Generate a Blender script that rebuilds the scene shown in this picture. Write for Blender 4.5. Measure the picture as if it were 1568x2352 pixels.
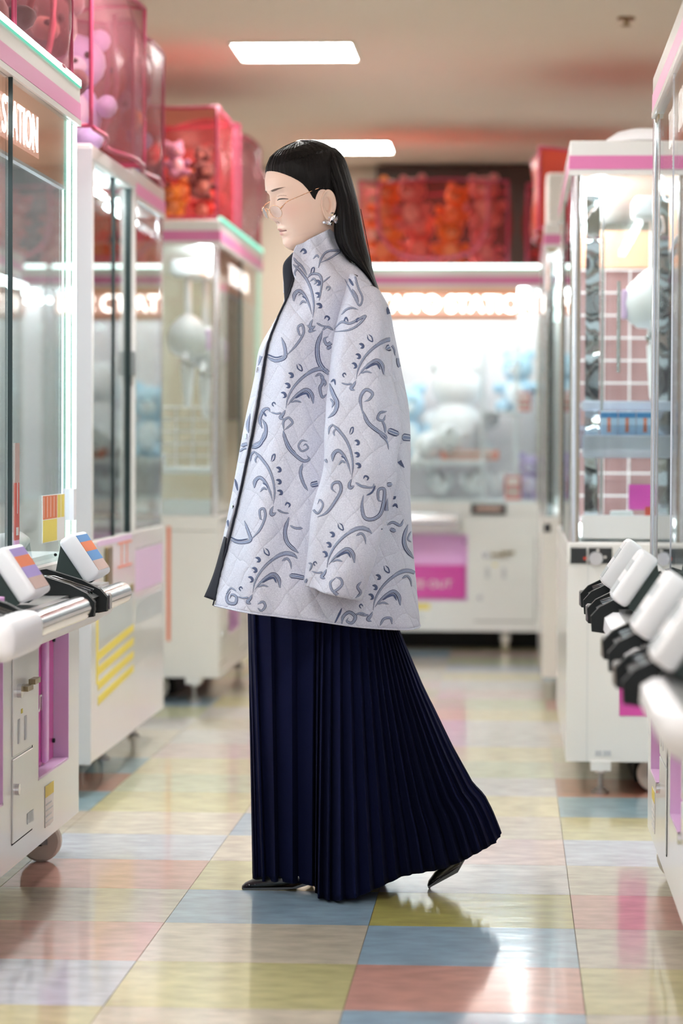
import bpy, bmesh, math, random
import numpy as np
from mathutils import Vector, Matrix, Euler
from mathutils.bvhtree import BVHTree

for o in list(bpy.data.objects):
    bpy.data.objects.remove(o)
scene = bpy.context.scene
COL = scene.collection
R = math.radians
rnd = random.Random(7)

# ------------------------------------------------------------------ camera
CAM_H, F_PX, HORIZON, YAW, ROLL = 1.05, 6250.0, 1026.0, 0.0625, 0.0045
PITCH = math.atan((1176 - HORIZON) / F_PX)
cd = bpy.data.cameras.new('camera')
cam = bpy.data.objects.new('camera', cd)
COL.objects.link(cam)
cam.matrix_world = (Matrix.Translation((0, 0, CAM_H)) @ Matrix.Rotation(YAW, 4, 'Z')
                    @ Matrix.Rotation(math.pi / 2 - PITCH, 4, 'X') @ Matrix.Rotation(ROLL, 4, 'Z'))
cd.sensor_fit = 'VERTICAL'
cd.sensor_height = 36.0
cd.sensor_width = 24.0
cd.lens = 36.0 * F_PX / 2352.0
cd.clip_start = 0.1
cd.clip_end = 100
cd.dof.use_dof = True
cd.dof.focus_distance = 6.30
cd.dof.aperture_fstop = 2.8
scene.camera = cam

# ------------------------------------------------------------------ light and exposure
world = bpy.data.worlds.new('world')
scene.world = world
world.use_nodes = True
wb = world.node_tree.nodes['Background']
wb.inputs['Color'].default_value = (0.90, 0.93, 1.0, 1)
wb.inputs['Strength'].default_value = 1.35          # even fill light added through the open end of the room behind the camera
PANEL_EMIT = 58.0                                    # ceiling light panels
SIGN_EMIT = 12.0                                      # back-lit header lettering
LED_EMIT = 6.0                                       # LED edging
TUBE_EMIT = 50.0                                     # tubes inside the cabinets
scene.view_settings.view_transform = 'Standard'
scene.view_settings.look = 'None'
scene.view_settings.exposure = -0.08
scene.view_settings.gamma = 1.0
scene.view_settings.use_curve_mapping = False

# ------------------------------------------------------------------ helpers
_c, _s = math.cos(YAW), math.sin(YAW)


def ray(px, py):
    u, v = px - 784.0, 1176.0 - py
    uu = u * math.cos(ROLL) - v * math.sin(ROLL)
    vv = u * math.sin(ROLL) + v * math.cos(ROLL)
    cp, sp = math.cos(PITCH), math.sin(PITCH)
    f, z = F_PX * cp + vv * sp, -F_PX * sp + vv * cp
    return Vector((uu * _c - f * _s, uu * _s + f * _c, z))


def at_y(px, py, Y):
    """world point of a photo position at the true distance Y down the aisle"""
    d = ray(px, py)
    k = Y / d.y
    return Vector((d.x * k, Y, CAM_H + d.z * k))


def project(P):
    x, y, z = P[0], P[1], P[2] - CAM_H
    r, f = x * _c + y * _s, -x * _s + y * _c
    cp, sp = math.cos(PITCH), math.sin(PITCH)
    ff, v = f * cp - z * sp, f * sp + z * cp
    u, v = F_PX * r / ff, F_PX * v / ff
    return 784 + u * math.cos(ROLL) + v * math.sin(ROLL), 1176 + u * math.sin(ROLL) - v * math.cos(ROLL)


def lin(r, g, b):
    f = lambda c: (c / 255) / 12.92 if c / 255 <= 0.04045 else ((c / 255 + 0.055) / 1.055) ** 2.4
    return (f(r), f(g), f(b), 1.0)


def tag(o, label=None, cat=None, group=None, kind=None):
    if label: o['label'] = label
    if cat: o['category'] = cat
    if group: o['group'] = group
    if kind: o['kind'] = kind
    return o


def empty(name, loc=(0, 0, 0), rz=0.0):
    o = bpy.data.objects.new(name, None)
    o.empty_display_size = 0.1
    COL.objects.link(o)
    o.location = loc
    o.rotation_euler = (0, 0, rz)
    return o


def link(name, me, parent=None, mats=()):
    o = bpy.data.objects.new(name, me)
    COL.objects.link(o)
    for m in (mats if isinstance(mats, (list, tuple)) else [mats]):
        me.materials.append(m)
    if parent is not None:
        o.parent = parent
    return o


def copy_tree(o, parent=None):
    c = o.copy()
    COL.objects.link(c)
    c.parent = parent
    for ch in list(o.children):
        copy_tree(ch, c)
    return c


class MB:
    """collects shapes into one mesh"""
    def __init__(self):
        self.v, self.f, self.m = [], [], []

    def _add(self, vs, fs, mi=0):
        n = len(self.v)
        self.v += [tuple(p) for p in vs]
        self.f += [tuple(i + n for i in f) for f in fs]
        self.m += [mi] * len(fs)
        return self

    def box(self, x0, x1, y0, y1, z0, z1, mi=0, mat=None):
        vs = [(x, y, z) for z in (z0, z1) for y in (y0, y1) for x in (x0, x1)]
        if mat is not None:
            vs = [mat @ Vector(p) for p in vs]
        return self._add(vs, [(0, 2, 3, 1), (4, 5, 7, 6), (0, 1, 5, 4), (2, 6, 7, 3), (0, 4, 6, 2), (1, 3, 7, 5)], mi)

    def rbox(self, x0, x1, y0, y1, z0, z1, r=0.01, seg=2, mi=0, mat=None):
        bm = bmesh.new()
        bmesh.ops.create_cube(bm, size=1.0)
        for v in bm.verts:
            v.co = Vector(((x0 + x1) / 2 + v.co.x * (x1 - x0), (y0 + y1) / 2 + v.co.y * (y1 - y0), (z0 + z1) / 2 + v.co.z * (z1 - z0)))
        bmesh.ops.bevel(bm, geom=list(bm.edges), offset=r, segments=seg, profile=0.5, affect='EDGES')
        bm.verts.index_update()
        vs = [(mat @ v.co) if mat is not None else v.co.copy() for v in bm.verts]
        fs = [tuple(v.index for v in f.verts) for f in bm.faces]
        bm.free()
        return self._add(vs, fs, mi)

    def tube(self, pts, r, n=8, caps=True, mi=0, closed=False):
        pts = [Vector(p) for p in pts]
        rs = r if isinstance(r, (list, tuple)) else [r] * len(pts)
        rings = []
        up = Vector((0.013, 0.027, 1))
        for i, p in enumerate(pts):
            if closed:
                d = pts[(i + 1) % len(pts)] - pts[i - 1]
            else:
                d = pts[min(i + 1, len(pts) - 1)] - pts[max(i - 1, 0)]
            d.normalize()
            a = d.cross(up)
            if a.length < 1e-3:
                a = d.cross(Vector((1, 0, 0)))
            a.normalize()
            b = d.cross(a)
            rings.append([p + (a * math.cos(t) + b * math.sin(t)) * rs[i] for t in [2 * math.pi * k / n for k in range(n)]])
        return self.loft(rings, True, caps and not closed, mi, wrap_rows=closed)

    def cyl(self, p0, p1, r, n=12, mi=0):
        return self.tube([p0, p1], r, n, True, mi)

    def loft(self, rings, closed=True, caps=False, mi=0, wrap_rows=False):
        n = len(rings[0])
        vs = [p for ring in rings for p in ring]
        fs = []
        R_ = len(rings)
        for i in range(R_ if wrap_rows else R_ - 1):
            for k in range(n if closed else n - 1):
                a, b = i * n + k, i * n + (k + 1) % n
                c, d = ((i + 1) % R_) * n + (k + 1) % n, ((i + 1) % R_) * n + k
                fs.append((a, b, c, d))
        if caps:
            fs.append(tuple(range(n - 1, -1, -1)))
            fs.append(tuple((R_ - 1) * n + k for k in range(n)))
        return self._add(vs, fs, mi)

    def ball(self, c, rx, ry=None, rz=None, n=12, m=8, mi=0, mat=None):
        ry = ry or rx
        rz = rz or rx
        c = Vector(c)
        vs = [Vector((0, 0, -rz))]
        for j in range(1, m):
            t = -math.pi / 2 + math.pi * j / m
            for k in range(n):
                a = 2 * math.pi * k / n
                vs.append(Vector((rx * math.cos(t) * math.cos(a), ry * math.cos(t) * math.sin(a), rz * math.sin(t))))
        vs.append(Vector((0, 0, rz)))
        if mat is not None:
            vs = [mat @ p for p in vs]
        vs = [p + c for p in vs]
        fs = [(0, 1 + (k + 1) % n, 1 + k) for k in range(n)]
        for j in range(m - 2):
            for k in range(n):
                a, b = 1 + j * n + k, 1 + j * n + (k + 1) % n
                fs.append((a, b, b + n, a + n))
        T = len(vs) - 1
        fs += [(1 + (m - 2) * n + k, 1 + (m - 2) * n + (k + 1) % n, T) for k in range(n)]
        return self._add(vs, fs, mi)

    def prism(self, poly, axis, a0, a1, mi=0):
        """extrude a 2-D polygon along an axis (0=x,1=y,2=z)"""
        def mk(p, a):
            q = list(p)
            q.insert(axis, a)
            return tuple(q)
        n = len(poly)
        vs = [mk(p, a0) for p in poly] + [mk(p, a1) for p in poly]
        fs = [(i, (i + 1) % n, n + (i + 1) % n, n + i) for i in range(n)]
        fs += [tuple(range(n - 1, -1, -1)), tuple(range(n, 2 * n))]
        return self._add(vs, fs, mi)

    def mesh(self, name, smooth=False, fix=True):
        me = bpy.data.meshes.new(name)
        me.from_pydata(self.v, [], self.f)
        me.polygons.foreach_set('material_index', self.m)
        if fix:
            bm = bmesh.new()
            bm.from_mesh(me)
            bmesh.ops.recalc_face_normals(bm, faces=bm.faces)
            bm.to_mesh(me)
            bm.free()
        if smooth is True:
            me.polygons.foreach_set('use_smooth', [True] * len(me.polygons))
        elif smooth:
            me.polygons.foreach_set('use_smooth', [True] * len(me.polygons))
            me.set_sharp_from_angle(angle=R(smooth))
        me.update()
        return me

    def build(self, name, mats, parent=None, smooth=False, fix=True):
        return link(name, self.mesh(name, smooth, fix), parent, mats)


def text_mesh(body, size, depth=0.001, align='CENTER', sx=1.0):
    cu = bpy.data.curves.new('lettering', 'FONT')
    cu.body = body
    cu.size = size
    cu.extrude = depth
    cu.align_x = align
    cu.align_y = 'CENTER'
    t = bpy.data.objects.new('tmp_text', cu)
    COL.objects.link(t)
    bpy.context.view_layer.update()
    me = bpy.data.meshes.new_from_object(t.evaluated_get(bpy.context.evaluated_depsgraph_get()))
    bpy.data.objects.remove(t)
    # stand it up: text x -> x, text y -> z, facing -y
    for v in me.vertices:
        x, y, z = v.co
        v.co = (x * sx, -z, y)
    me.update()
    return me


def catmull(P, n):
    P = [np.array(p, float) for p in P]
    P = [2 * P[0] - P[1]] + P + [2 * P[-1] - P[-2]]
    out = []
    S = len(P) - 3
    for i in range(n):
        t = i / (n - 1) * S
        k = min(int(t), S - 1)
        t -= k
        a, b, c, d = P[k:k + 4]
        out.append(0.5 * (2 * b + (c - a) * t + (2 * a - 5 * b + 4 * c - d) * t * t + (3 * b - a - 3 * c + d) * t ** 3))
    return out


# ------------------------------------------------------------------ materials
MATS = {}


def mat(name, col, rough=0.5, metal=0.0, coat=0.0, spec=0.5, emit=None, es=0.0, bump=None, vary=0.0, vscale=6.0, sheen=0.0, stretch=(1, 1, 1), coat_rough=0.05):
    if name in MATS:
        return MATS[name]
    m = bpy.data.materials.new(name)
    m.use_nodes = True
    nt = m.node_tree
    b = nt.nodes['Principled BSDF']
    b.inputs['Base Color'].default_value = col
    b.inputs['Roughness'].default_value = rough
    b.inputs['Metallic'].default_value = metal
    b.inputs['Coat Weight'].default_value = coat
    b.inputs['Coat Roughness'].default_value = coat_rough
    b.inputs['Specular IOR Level'].default_value = spec
    b.inputs['Sheen Weight'].default_value = sheen
    if emit:
        b.inputs['Emission Color'].default_value = emit
        b.inputs['Emission Strength'].default_value = es
    tc = nt.nodes.new('ShaderNodeTexCoord')
    mp = nt.nodes.new('ShaderNodeMapping')
    mp.inputs['Scale'].default_value = stretch
    nt.links.new(tc.outputs['Object'], mp.inputs['Vector'])
    nz = nt.nodes.new('ShaderNodeTexNoise')
    nz.inputs['Scale'].default_value = vscale
    nz.inputs['Detail'].default_value = 4
    nt.links.new(mp.outputs['Vector'], nz.inputs['Vector'])
    mx = nt.nodes.new('ShaderNodeMix')
    mx.data_type = 'RGBA'
    mx.blend_type = 'MULTIPLY'
    mx.inputs['Factor'].default_value = 1.0
    mx.inputs['A'].default_value = col
    mr = nt.nodes.new('ShaderNodeMapRange')
    mr.inputs['To Min'].default_value = 1 - vary
    mr.inputs['To Max'].default_value = 1 + vary
    nt.links.new(nz.outputs['Fac'], mr.inputs['Value'])
    nt.links.new(mr.outputs['Result'], mx.inputs['B'])
    nt.links.new(mx.outputs['Result'], b.inputs['Base Color'])
    if bump:
        n2 = nt.nodes.new('ShaderNodeTexNoise')
        n2.inputs['Scale'].default_value = bump[0]
        n2.inputs['Detail'].default_value = 3
        nt.links.new(mp.outputs['Vector'], n2.inputs['Vector'])
        bp = nt.nodes.new('ShaderNodeBump')
        bp.inputs['Strength'].default_value = bump[1]
        bp.inputs['Distance'].default_value = bump[2] if len(bump) > 2 else 0.002
        nt.links.new(n2.outputs['Fac'], bp.inputs['Height'])
        nt.links.new(bp.outputs['Normal'], b.inputs['Normal'])
    MATS[name] = m
    return m


def mat_glass(name, tint, ior=1.5, refl_rough=0.0):
    """thin pane: clear straight through, mirror at grazing angles"""
    if name in MATS:
        return MATS[name]
    m = bpy.data.materials.new(name)
    m.use_nodes = True
    nt = m.node_tree
    nt.nodes.remove(nt.nodes['Principled BSDF'])
    out = nt.nodes['Material Output']
    geo = nt.nodes.new('ShaderNodeNewGeometry')              # Schlick reflectance, the same from both faces of the pane
    dt = nt.nodes.new('ShaderNodeVectorMath')
    dt.operation = 'DOT_PRODUCT'
    nt.links.new(geo.outputs['Incoming'], dt.inputs[0])
    nt.links.new(geo.outputs['Normal'], dt.inputs[1])
    ab = nt.nodes.new('ShaderNodeMath')
    ab.operation = 'ABSOLUTE'
    nt.links.new(dt.outputs['Value'], ab.inputs[0])
    om = nt.nodes.new('ShaderNodeMath')
    om.operation = 'SUBTRACT'
    om.inputs[0].default_value = 1.0
    nt.links.new(ab.outputs[0], om.inputs[1])
    pw = nt.nodes.new('ShaderNodeMath')
    pw.operation = 'POWER'
    pw.inputs[1].default_value = 5.0
    nt.links.new(om.outputs[0], pw.inputs[0])
    f0 = ((ior - 1) / (ior + 1)) ** 2
    fr = nt.nodes.new('ShaderNodeMath')
    fr.operation = 'MULTIPLY_ADD'
    fr.inputs[1].default_value = 1 - f0
    fr.inputs[2].default_value = f0
    nt.links.new(pw.outputs[0], fr.inputs[0])
    tr = nt.nodes.new('ShaderNodeBsdfTransparent')
    tr.inputs['Color'].default_value = tint
    gl = nt.nodes.new('ShaderNodeBsdfGlossy')
    gl.inputs['Roughness'].default_value = refl_rough
    mx = nt.nodes.new('ShaderNodeMixShader')
    nt.links.new(fr.outputs[0], mx.inputs['Fac'])
    nt.links.new(tr.outputs[0], mx.inputs[1])
    nt.links.new(gl.outputs[0], mx.inputs[2])
    nt.links.new(mx.outputs[0], out.inputs['Surface'])
    MATS[name] = m
    return m


def mat_film(name, col, tint, fac):
    """translucent dyed vinyl: part see-through, part diffuse"""
    if name in MATS:
        return MATS[name]
    m = bpy.data.materials.new(name)
    m.use_nodes = True
    nt = m.node_tree
    b = nt.nodes['Principled BSDF']
    b.inputs['Base Color'].default_value = col
    b.inputs['Roughness'].default_value = 0.35
    out = nt.nodes['Material Output']
    tr = nt.nodes.new('ShaderNodeBsdfTransparent')
    tr.inputs['Color'].default_value = tint
    mx = nt.nodes.new('ShaderNodeMixShader')
    tc = nt.nodes.new('ShaderNodeTexCoord')
    nz = nt.nodes.new('ShaderNodeTexNoise')
    nz.inputs['Scale'].default_value = 5
    nt.links.new(tc.outputs['Object'], nz.inputs['Vector'])
    mr = nt.nodes.new('ShaderNodeMapRange')
    mr.inputs['To Min'].default_value = fac - 0.12
    mr.inputs['To Max'].default_value = fac + 0.12
    nt.links.new(nz.outputs['Fac'], mr.inputs['Value'])
    nt.links.new(mr.outputs['Result'], mx.inputs['Fac'])
    nt.links.new(tr.outputs[0], mx.inputs[1])
    nt.links.new(b.outputs[0], mx.inputs[2])
    nt.links.new(mx.outputs[0], out.inputs['Surface'])
    MATS[name] = m
    return m


def mat_emit(name, col, strength):
    if name in MATS:
        return MATS[name]
    m = bpy.data.materials.new(name)
    m.use_nodes = True
    nt = m.node_tree
    nt.nodes.remove(nt.nodes['Principled BSDF'])
    e = nt.nodes.new('ShaderNodeEmission')
    e.inputs['Color'].default_value = col
    e.inputs['Strength'].default_value = strength
    nt.links.new(e.outputs[0], nt.nodes['Material Output'].inputs['Surface'])
    MATS[name] = m
    return m


M_WHITE = mat('white_panel', lin(226, 226, 224), 0.35, coat=0.6, vary=0.03, coat_rough=0.08)
M_WHITE2 = mat('white_plastic', lin(236, 236, 240), 0.4, vary=0.02)
M_GREY = mat('grey_panel', lin(190, 192, 196), 0.45, vary=0.03)
M_PINK = mat('pink_stripe', lin(214, 122, 172), 0.4, vary=0.03)
M_MAGENTA = mat('magenta_flap', lin(205, 70, 160), 0.25, coat=0.4, vary=0.03)
M_LILAC = mat('lilac_chute', lin(230, 176, 228), 0.4, vary=0.03)
M_CHROME = mat('chrome', lin(225, 225, 228), 0.16, metal=1.0, vary=0.02)
M_STEEL = mat('steel', lin(165, 165, 165), 0.32, metal=1.0, vary=0.05)
M_BRASS = mat('brass', lin(150, 135, 105), 0.35, metal=1.0, vary=0.05)
M_BLACK = mat('black_plastic', lin(18, 24, 26), 0.22, coat=0.5, vary=0.1)
M_BLACKM = mat('matte_black_plastic', lin(20, 25, 27), 0.55, spec=0.3, vary=0.1)
M_BRACKET = mat('dark_green_bracket', lin(34, 50, 48), 0.5, vary=0.1)
M_RUBBER = mat('caster_tyre', lin(196, 190, 180), 0.6, vary=0.15, vscale=20)
M_DARK = mat('dark_void', lin(12, 12, 14), 0.8, vary=0.1)
M_GLASS = mat_glass('glass_pane', (0.93, 0.97, 0.96, 1))
M_GASKET = mat('dark_gasket', lin(20, 42, 44), 0.5, vary=0.1)
M_ACRYL = mat_glass('acrylic_post', (0.90, 0.94, 0.95, 1), ior=1.75, refl_rough=0.03)
M_LEDW = mat_emit('led_white', (0.80, 1.0, 0.95, 1), LED_EMIT)
M_LEDG = mat_emit('led_green', (0.22, 0.80, 0.56, 1), 1.0)
M_LEDM = mat_emit('led_mint', (0.36, 1.0, 0.76, 1), 1.5)
M_SIGNTXT = mat_emit('sign_letters', (1.0, 0.86, 0.82, 1), SIGN_EMIT)
M_SIGN = mat('sign_film', lin(222, 170, 140), 0.5, emit=(1.0, 0.30, 0.16, 1), es=0.28, vary=0.05)
M_SIGNGLOW = mat_emit('sign_halo', (1.0, 0.50, 0.38, 1), 1.7)
M_TUBE = mat_emit('light_tube', (0.88, 0.96, 1.0, 1), TUBE_EMIT)
M_YELLOW = mat('yellow_sticker', lin(226, 204, 80), 0.5, vary=0.04)
M_ORANGE = mat('orange_sticker', lin(214, 108, 52), 0.5, vary=0.08, vscale=40)
M_RED = mat('red_sticker', lin(206, 70, 50), 0.5, vary=0.06)
M_BLUE = mat('blue_sticker', lin(60, 130, 190), 0.5, vary=0.05)
M_VIOLET = mat('violet_sticker', lin(150, 130, 195), 0.5, vary=0.05)
M_TAUPE = mat('taupe_sticker', lin(190, 160, 150), 0.5, vary=0.1, vscale=60)
M_PAPER = mat('paper', lin(232, 230, 226), 0.6, vary=0.03)
M_LPINK = mat('pale_lilac_panel', lin(222, 190, 226), 0.4, vary=0.04)
M_LGREY = mat('pale_grey_patch', lin(186, 192, 196), 0.4, vary=0.03)
M_CORAL = mat('coral_line', lin(226, 130, 100), 0.5, vary=0.04)

# ------------------------------------------------------------------ the room
T = 0.45
X0, Y0 = -1.208, 5.04
CEIL = 2.70


def floor_mats():
    base = {'b': (158, 184, 204), 'c': (148, 182, 194), 'l': (192, 198, 212), 's': (212, 158, 146), 'p': (218, 194, 188), 'y': (204, 196, 142),
            'o': (192, 182, 104), 'e': (214, 202, 182), 'k': (202, 194, 174), 'g': (200, 204, 168), 'w': (208, 204, 200), 'r': (184, 122, 100), 'm': (220, 208, 164)}
    out = {}
    for k, c in base.items():
        m = bpy.data.materials.new('floor_tile_' + k)
        m.use_nodes = True
        nt = m.node_tree
        b = nt.nodes['Principled BSDF']
        tc = nt.nodes.new('ShaderNodeTexCoord')
        geo = nt.nodes.new('ShaderNodeNewGeometry')
        n1 = nt.nodes.new('ShaderNodeTexNoise')
        mp = nt.nodes.new('ShaderNodeMapping')
        mp.inputs['Scale'].default_value = (1.0, 1.6, 1.0)
        n1.inputs['Scale'].default_value = 13.0
        n1.inputs['Detail'].default_value = 6
        nt.links.new(geo.outputs['Position'], mp.inputs['Vector'])
        nt.links.new(mp.outputs['Vector'], n1.inputs['Vector'])
        mr = nt.nodes.new('ShaderNodeMapRange')
        mr.inputs['From Min'].default_value = 0.3
        mr.inputs['From Max'].default_value = 0.7
        mr.inputs['To Min'].default_value = 0.76
        mr.inputs['To Max'].default_value = 1.14
        nt.links.new(n1.outputs['Fac'], mr.inputs['Value'])
        mx = nt.nodes.new('ShaderNodeMix')
        mx.data_type = 'RGBA'
        mx.blend_type = 'MULTIPLY'
        mx.inputs['Factor'].default_value = 1
        mx.inputs['A'].default_value = lin(*c)
        nt.links.new(mr.outputs['Result'], mx.inputs['B'])
        nt.links.new(mx.outputs['Result'], b.inputs['Base Color'])
        b.inputs['Roughness'].default_value = 0.35
        b.inputs['Coat Weight'].default_value = 1.0
        b.inputs['Coat Roughness'].default_value = 0.10
        b.inputs['Coat IOR'].default_value = 1.6
        n2 = nt.nodes.new('ShaderNodeTexNoise')
        mp2 = nt.nodes.new('ShaderNodeMapping')
        mp2.inputs['Scale'].default_value = (0.5, 1.6, 1.0)
        n2.inputs['Scale'].default_value = 9.0
        n2.inputs['Detail'].default_value = 3
        nt.links.new(geo.outputs['Position'], mp2.inputs['Vector'])
        nt.links.new(mp2.outputs['Vector'], n2.inputs['Vector'])
        bp = nt.nodes.new('ShaderNodeBump')
        bp.inputs['Strength'].default_value = 0.10
        bp.inputs['Distance'].default_value = 0.006
        nt.links.new(n2.outputs['Fac'], bp.inputs['Height'])
        nt.links.new(bp.outputs['Normal'], b.inputs['Normal'])
        nt.links.new(bp.outputs['Normal'], b.inputs['Coat Normal'])
        out[k] = m
    return out


FM = floor_mats()
M_JOINT = mat('floor_joint', lin(150, 142, 126), 0.6, vary=0.1)
fl = MB().box(-4.0, 4.0, -4.0, 16.4, -0.06, -0.004).build('floor', M_JOINT)
tag(fl, 'pastel checkered vinyl tile floor of the arcade aisle', kind='structure')
# colours read off the photograph, rows from near to far, one string per column of tiles
COLS = {
    -2: 'y e b s k y g s e b w p o y c e s k g b e y w p g e b',
    -1: 's y b w b s o y e c r c k e w g b p s y e g w b e y k',
    0: 'b s y l s k s l e y g m p w k w y e p b s e k g w e y',
    1: 'y p e y e b y e b e k g m w e w m g p k e w b e y p w',
    2: 'e b b s b o w p e m w g m w w m g p w m l g p y w e e',
    3: 's y k y k s k l y c r k g e w m s e k b y w g p e l k',
    4: 'b e s y b p w y k s b e y b w p g e s b k y e w p b s',
    5: 'k y p b e s g y w k b s p e y b w g e s k p b y e w s'}
tile_me = {}
for ci, sq in COLS.items():
    sq = sq.split()
    for rj in range(27):
        k = sq[rj % len(sq)]
        if k not in tile_me:
            me = MB().box(0.0008, T - 0.0008, 0.0008, T - 0.0008, -0.004, 0.0).mesh('tile')
            me.materials.append(FM[k])
            tile_me[k] = me
        o = bpy.data.objects.new('tile', tile_me[k])
        COL.objects.link(o)
        o.parent = fl
        o.location = (X0 + ci * T, Y0 + (rj - 3) * T, 0)
# the floor beyond the counted tiles: same tiles, seen by nobody but the reflections
M_CEIL = mat('ceiling_paint', lin(222, 208, 194), 0.8, vary=0.03, vscale=2)
M_WALL = mat('tan_wall', lin(186, 174, 158), 0.8, vary=0.04, vscale=3)
M_DBROWN = mat('dark_brown_opening', lin(56, 38, 30), 0.7, vary=0.15)
ce = tag(MB().box(-4.0, 4.0, -4.0, 16.4, CEIL, CEIL + 0.08).build('ceiling', M_CEIL), 'cream ceiling', kind='structure')
tag(MB().box(-4.0, 4.0, 16.0, 16.1, 0, CEIL).build('wall_back', M_WALL), 'tan back wall', kind='structure')
tag(MB().box(-4.06, -4.0, -4.0, 16.1, 0, CEIL).build('wall_left', M_WALL), 'tan left wall', kind='structure')
tag(MB().box(4.0, 4.06, -4.0, 16.1, 0, CEIL).build('wall_right', M_WALL), 'tan right wall', kind='structure')
tag(MB().box(-0.80, 3.0, 15.86, 15.99, 1.2, CEIL - 0.012).build('gap_panel_1', M_DBROWN), 'dark brown panel put in for the dark opening above the back machines', kind='structure')  # flat dark panel stands in for the dark opening there

# ceiling light panels
M_PANEL = mat_emit('ceiling_panel_light', (1.0, 0.98, 0.95, 1), PANEL_EMIT)
M_PFRAME = mat('ceiling_light_frame', lin(225, 218, 205), 0.6, vary=0.02)


def ceiling_light(x, y, label):
    o = empty('ceiling_light', (x, y, CEIL))
    fr = MB()
    w = 0.245
    for a, b, c, d in ((-w - .014, w + .014, -w - .014, -w), (-w - .014, w + .014, w, w + .014), (-w - .014, -w, -w, w), (w, w + .014, -w, w)):
        fr.box(a, b, c, d, -0.012, 0.0)
    fr.build('frame', M_PFRAME, o)
    MB().box(-w, w, -w, w, -0.006, -0.001).build('diffuser', M_PANEL, o)
    tag(o, label, 'ceiling light', 'square ceiling lights')


ceiling_light(-0.91, 11.34, 'square white ceiling light nearest the viewer at the top of the photo')
ceiling_light(-0.92, 14.96, 'square white ceiling light farther back, just above the head')
ORD = ['first', 'second', 'third', 'fourth', 'fifth']
for i, y in enumerate((-2.8, 0.4, 4.0, 7.7)):
    ceiling_light(-0.91, y, 'square white ceiling light over the aisle, %s of four before those in view' % ORD[i])
for x, side in ((-3.1, 'left'), (1.9, 'right')):
    for i, y in enumerate((0.4, 4.0, 7.7, 11.34, 14.96)):
        ceiling_light(x, y, 'square white ceiling light beyond the %s machine row, %s from the open end' % (side, ORD[i]))
for x, y, lb in ((0.427, 10.52, 'small brass sprinkler head on the ceiling at the upper right'), (-1.50, 10.5, 'small brass sprinkler head on the ceiling at the upper left')):
    o = empty('sprinkler_head', (x, y, CEIL))
    MB().cyl((0, 0, -0.008), (0, 0, 0), 0.035, 20).build('escutcheon', M_BRASS, o, smooth=40)
    MB().cyl((0, 0, -0.03), (0, 0, -0.008), 0.009, 10).cyl((0, 0, -0.034), (0, 0, -0.03), 0.018, 14).build('deflector', M_BRASS, o, smooth=40)
    tag(o, lb, 'sprinkler')
# ------------------------------------------------------------------ crane machines
# local frame: front face at y = 0 looking to -y, x to the viewer's right, z up, depth d behind
H_BASE, H_SILL, H_GLASS0, H_GLASS1, H_TOP = 0.10, 0.70, 0.765, 1.872, 1.975
SIGN_ME = text_mesh('TAITO STATION', 0.122, 0.0012)
_w = max(v.co.x for v in SIGN_ME.vertices) - min(v.co.x for v in SIGN_ME.vertices)
for _v in SIGN_ME.vertices:
    _v.co.x *= 0.81 / _w
SIGN_ME.materials.append(M_SIGNTXT)
OUT_ME = text_mesh('PRIZE OUT', 0.058, 0.0006)
OUT_ME.materials.append(M_PAPER)


SK = 0.046                                            # thickness of the front skin, so the depth of the prize openings


def prize_door(p, x0, x1, z0=0.255, z1=0.60, deep=False):
    d = MB().box(x0, x1, SK - 0.008, SK - 0.002, z0, z1).build('prize_door', M_MAGENTA if deep else M_LILAC, p)
    q = MB()                                                     # lining of the recess
    q.box(x0, x0 + 0.006, 0.0, SK - 0.005, z0, z1).box(x1 - 0.006, x1, 0.0, SK - 0.005, z0, z1)
    q.box(x0, x1, 0.0, SK - 0.005, z0, z0 + 0.006).box(x0, x1, 0.0, SK - 0.005, z1 - 0.006, z1)
    q.build('door_lining', M_LPINK, d)
    zt = z0 + (z1 - z0) * 0.50
    ys = [(0.018, z0 + 0.012), (0.020, zt), (0.028, zt + 0.012), (0.034, zt + 0.012), (0.034, z0 + 0.012)]
    t = link('lettering', OUT_ME, d)
    if deep:
        MB().rbox(x1 - 0.19, x1 - 0.15, SK - 0.022, SK - 0.006, z0 + 0.012, z1 - 0.012, 0.006, 2).build('chute_rib', M_LILAC, d, smooth=50)
        t.location = (x0 + 0.13, SK - 0.0095, z0 + 0.16)
    else:
        MB().prism(ys, 0, x0 + 0.014, x1 - 0.012).build('flap', M_MAGENTA, d)
        t.location = ((x0 + x1) / 2, 0.0170, z0 + 0.085)
    for xx, zz in ((x0 + 0.02, z0 + 0.05), (x1 - 0.02, z0 + 0.05), (x0 + 0.02, z1 - 0.04), (x1 - 0.02, z1 - 0.04)):
        MB().cyl((xx, SK - 0.008, zz), (xx, SK - 0.014, zz), 0.006, 10).build('screw', M_GASKET, d, smooth=40)
    return d


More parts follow.
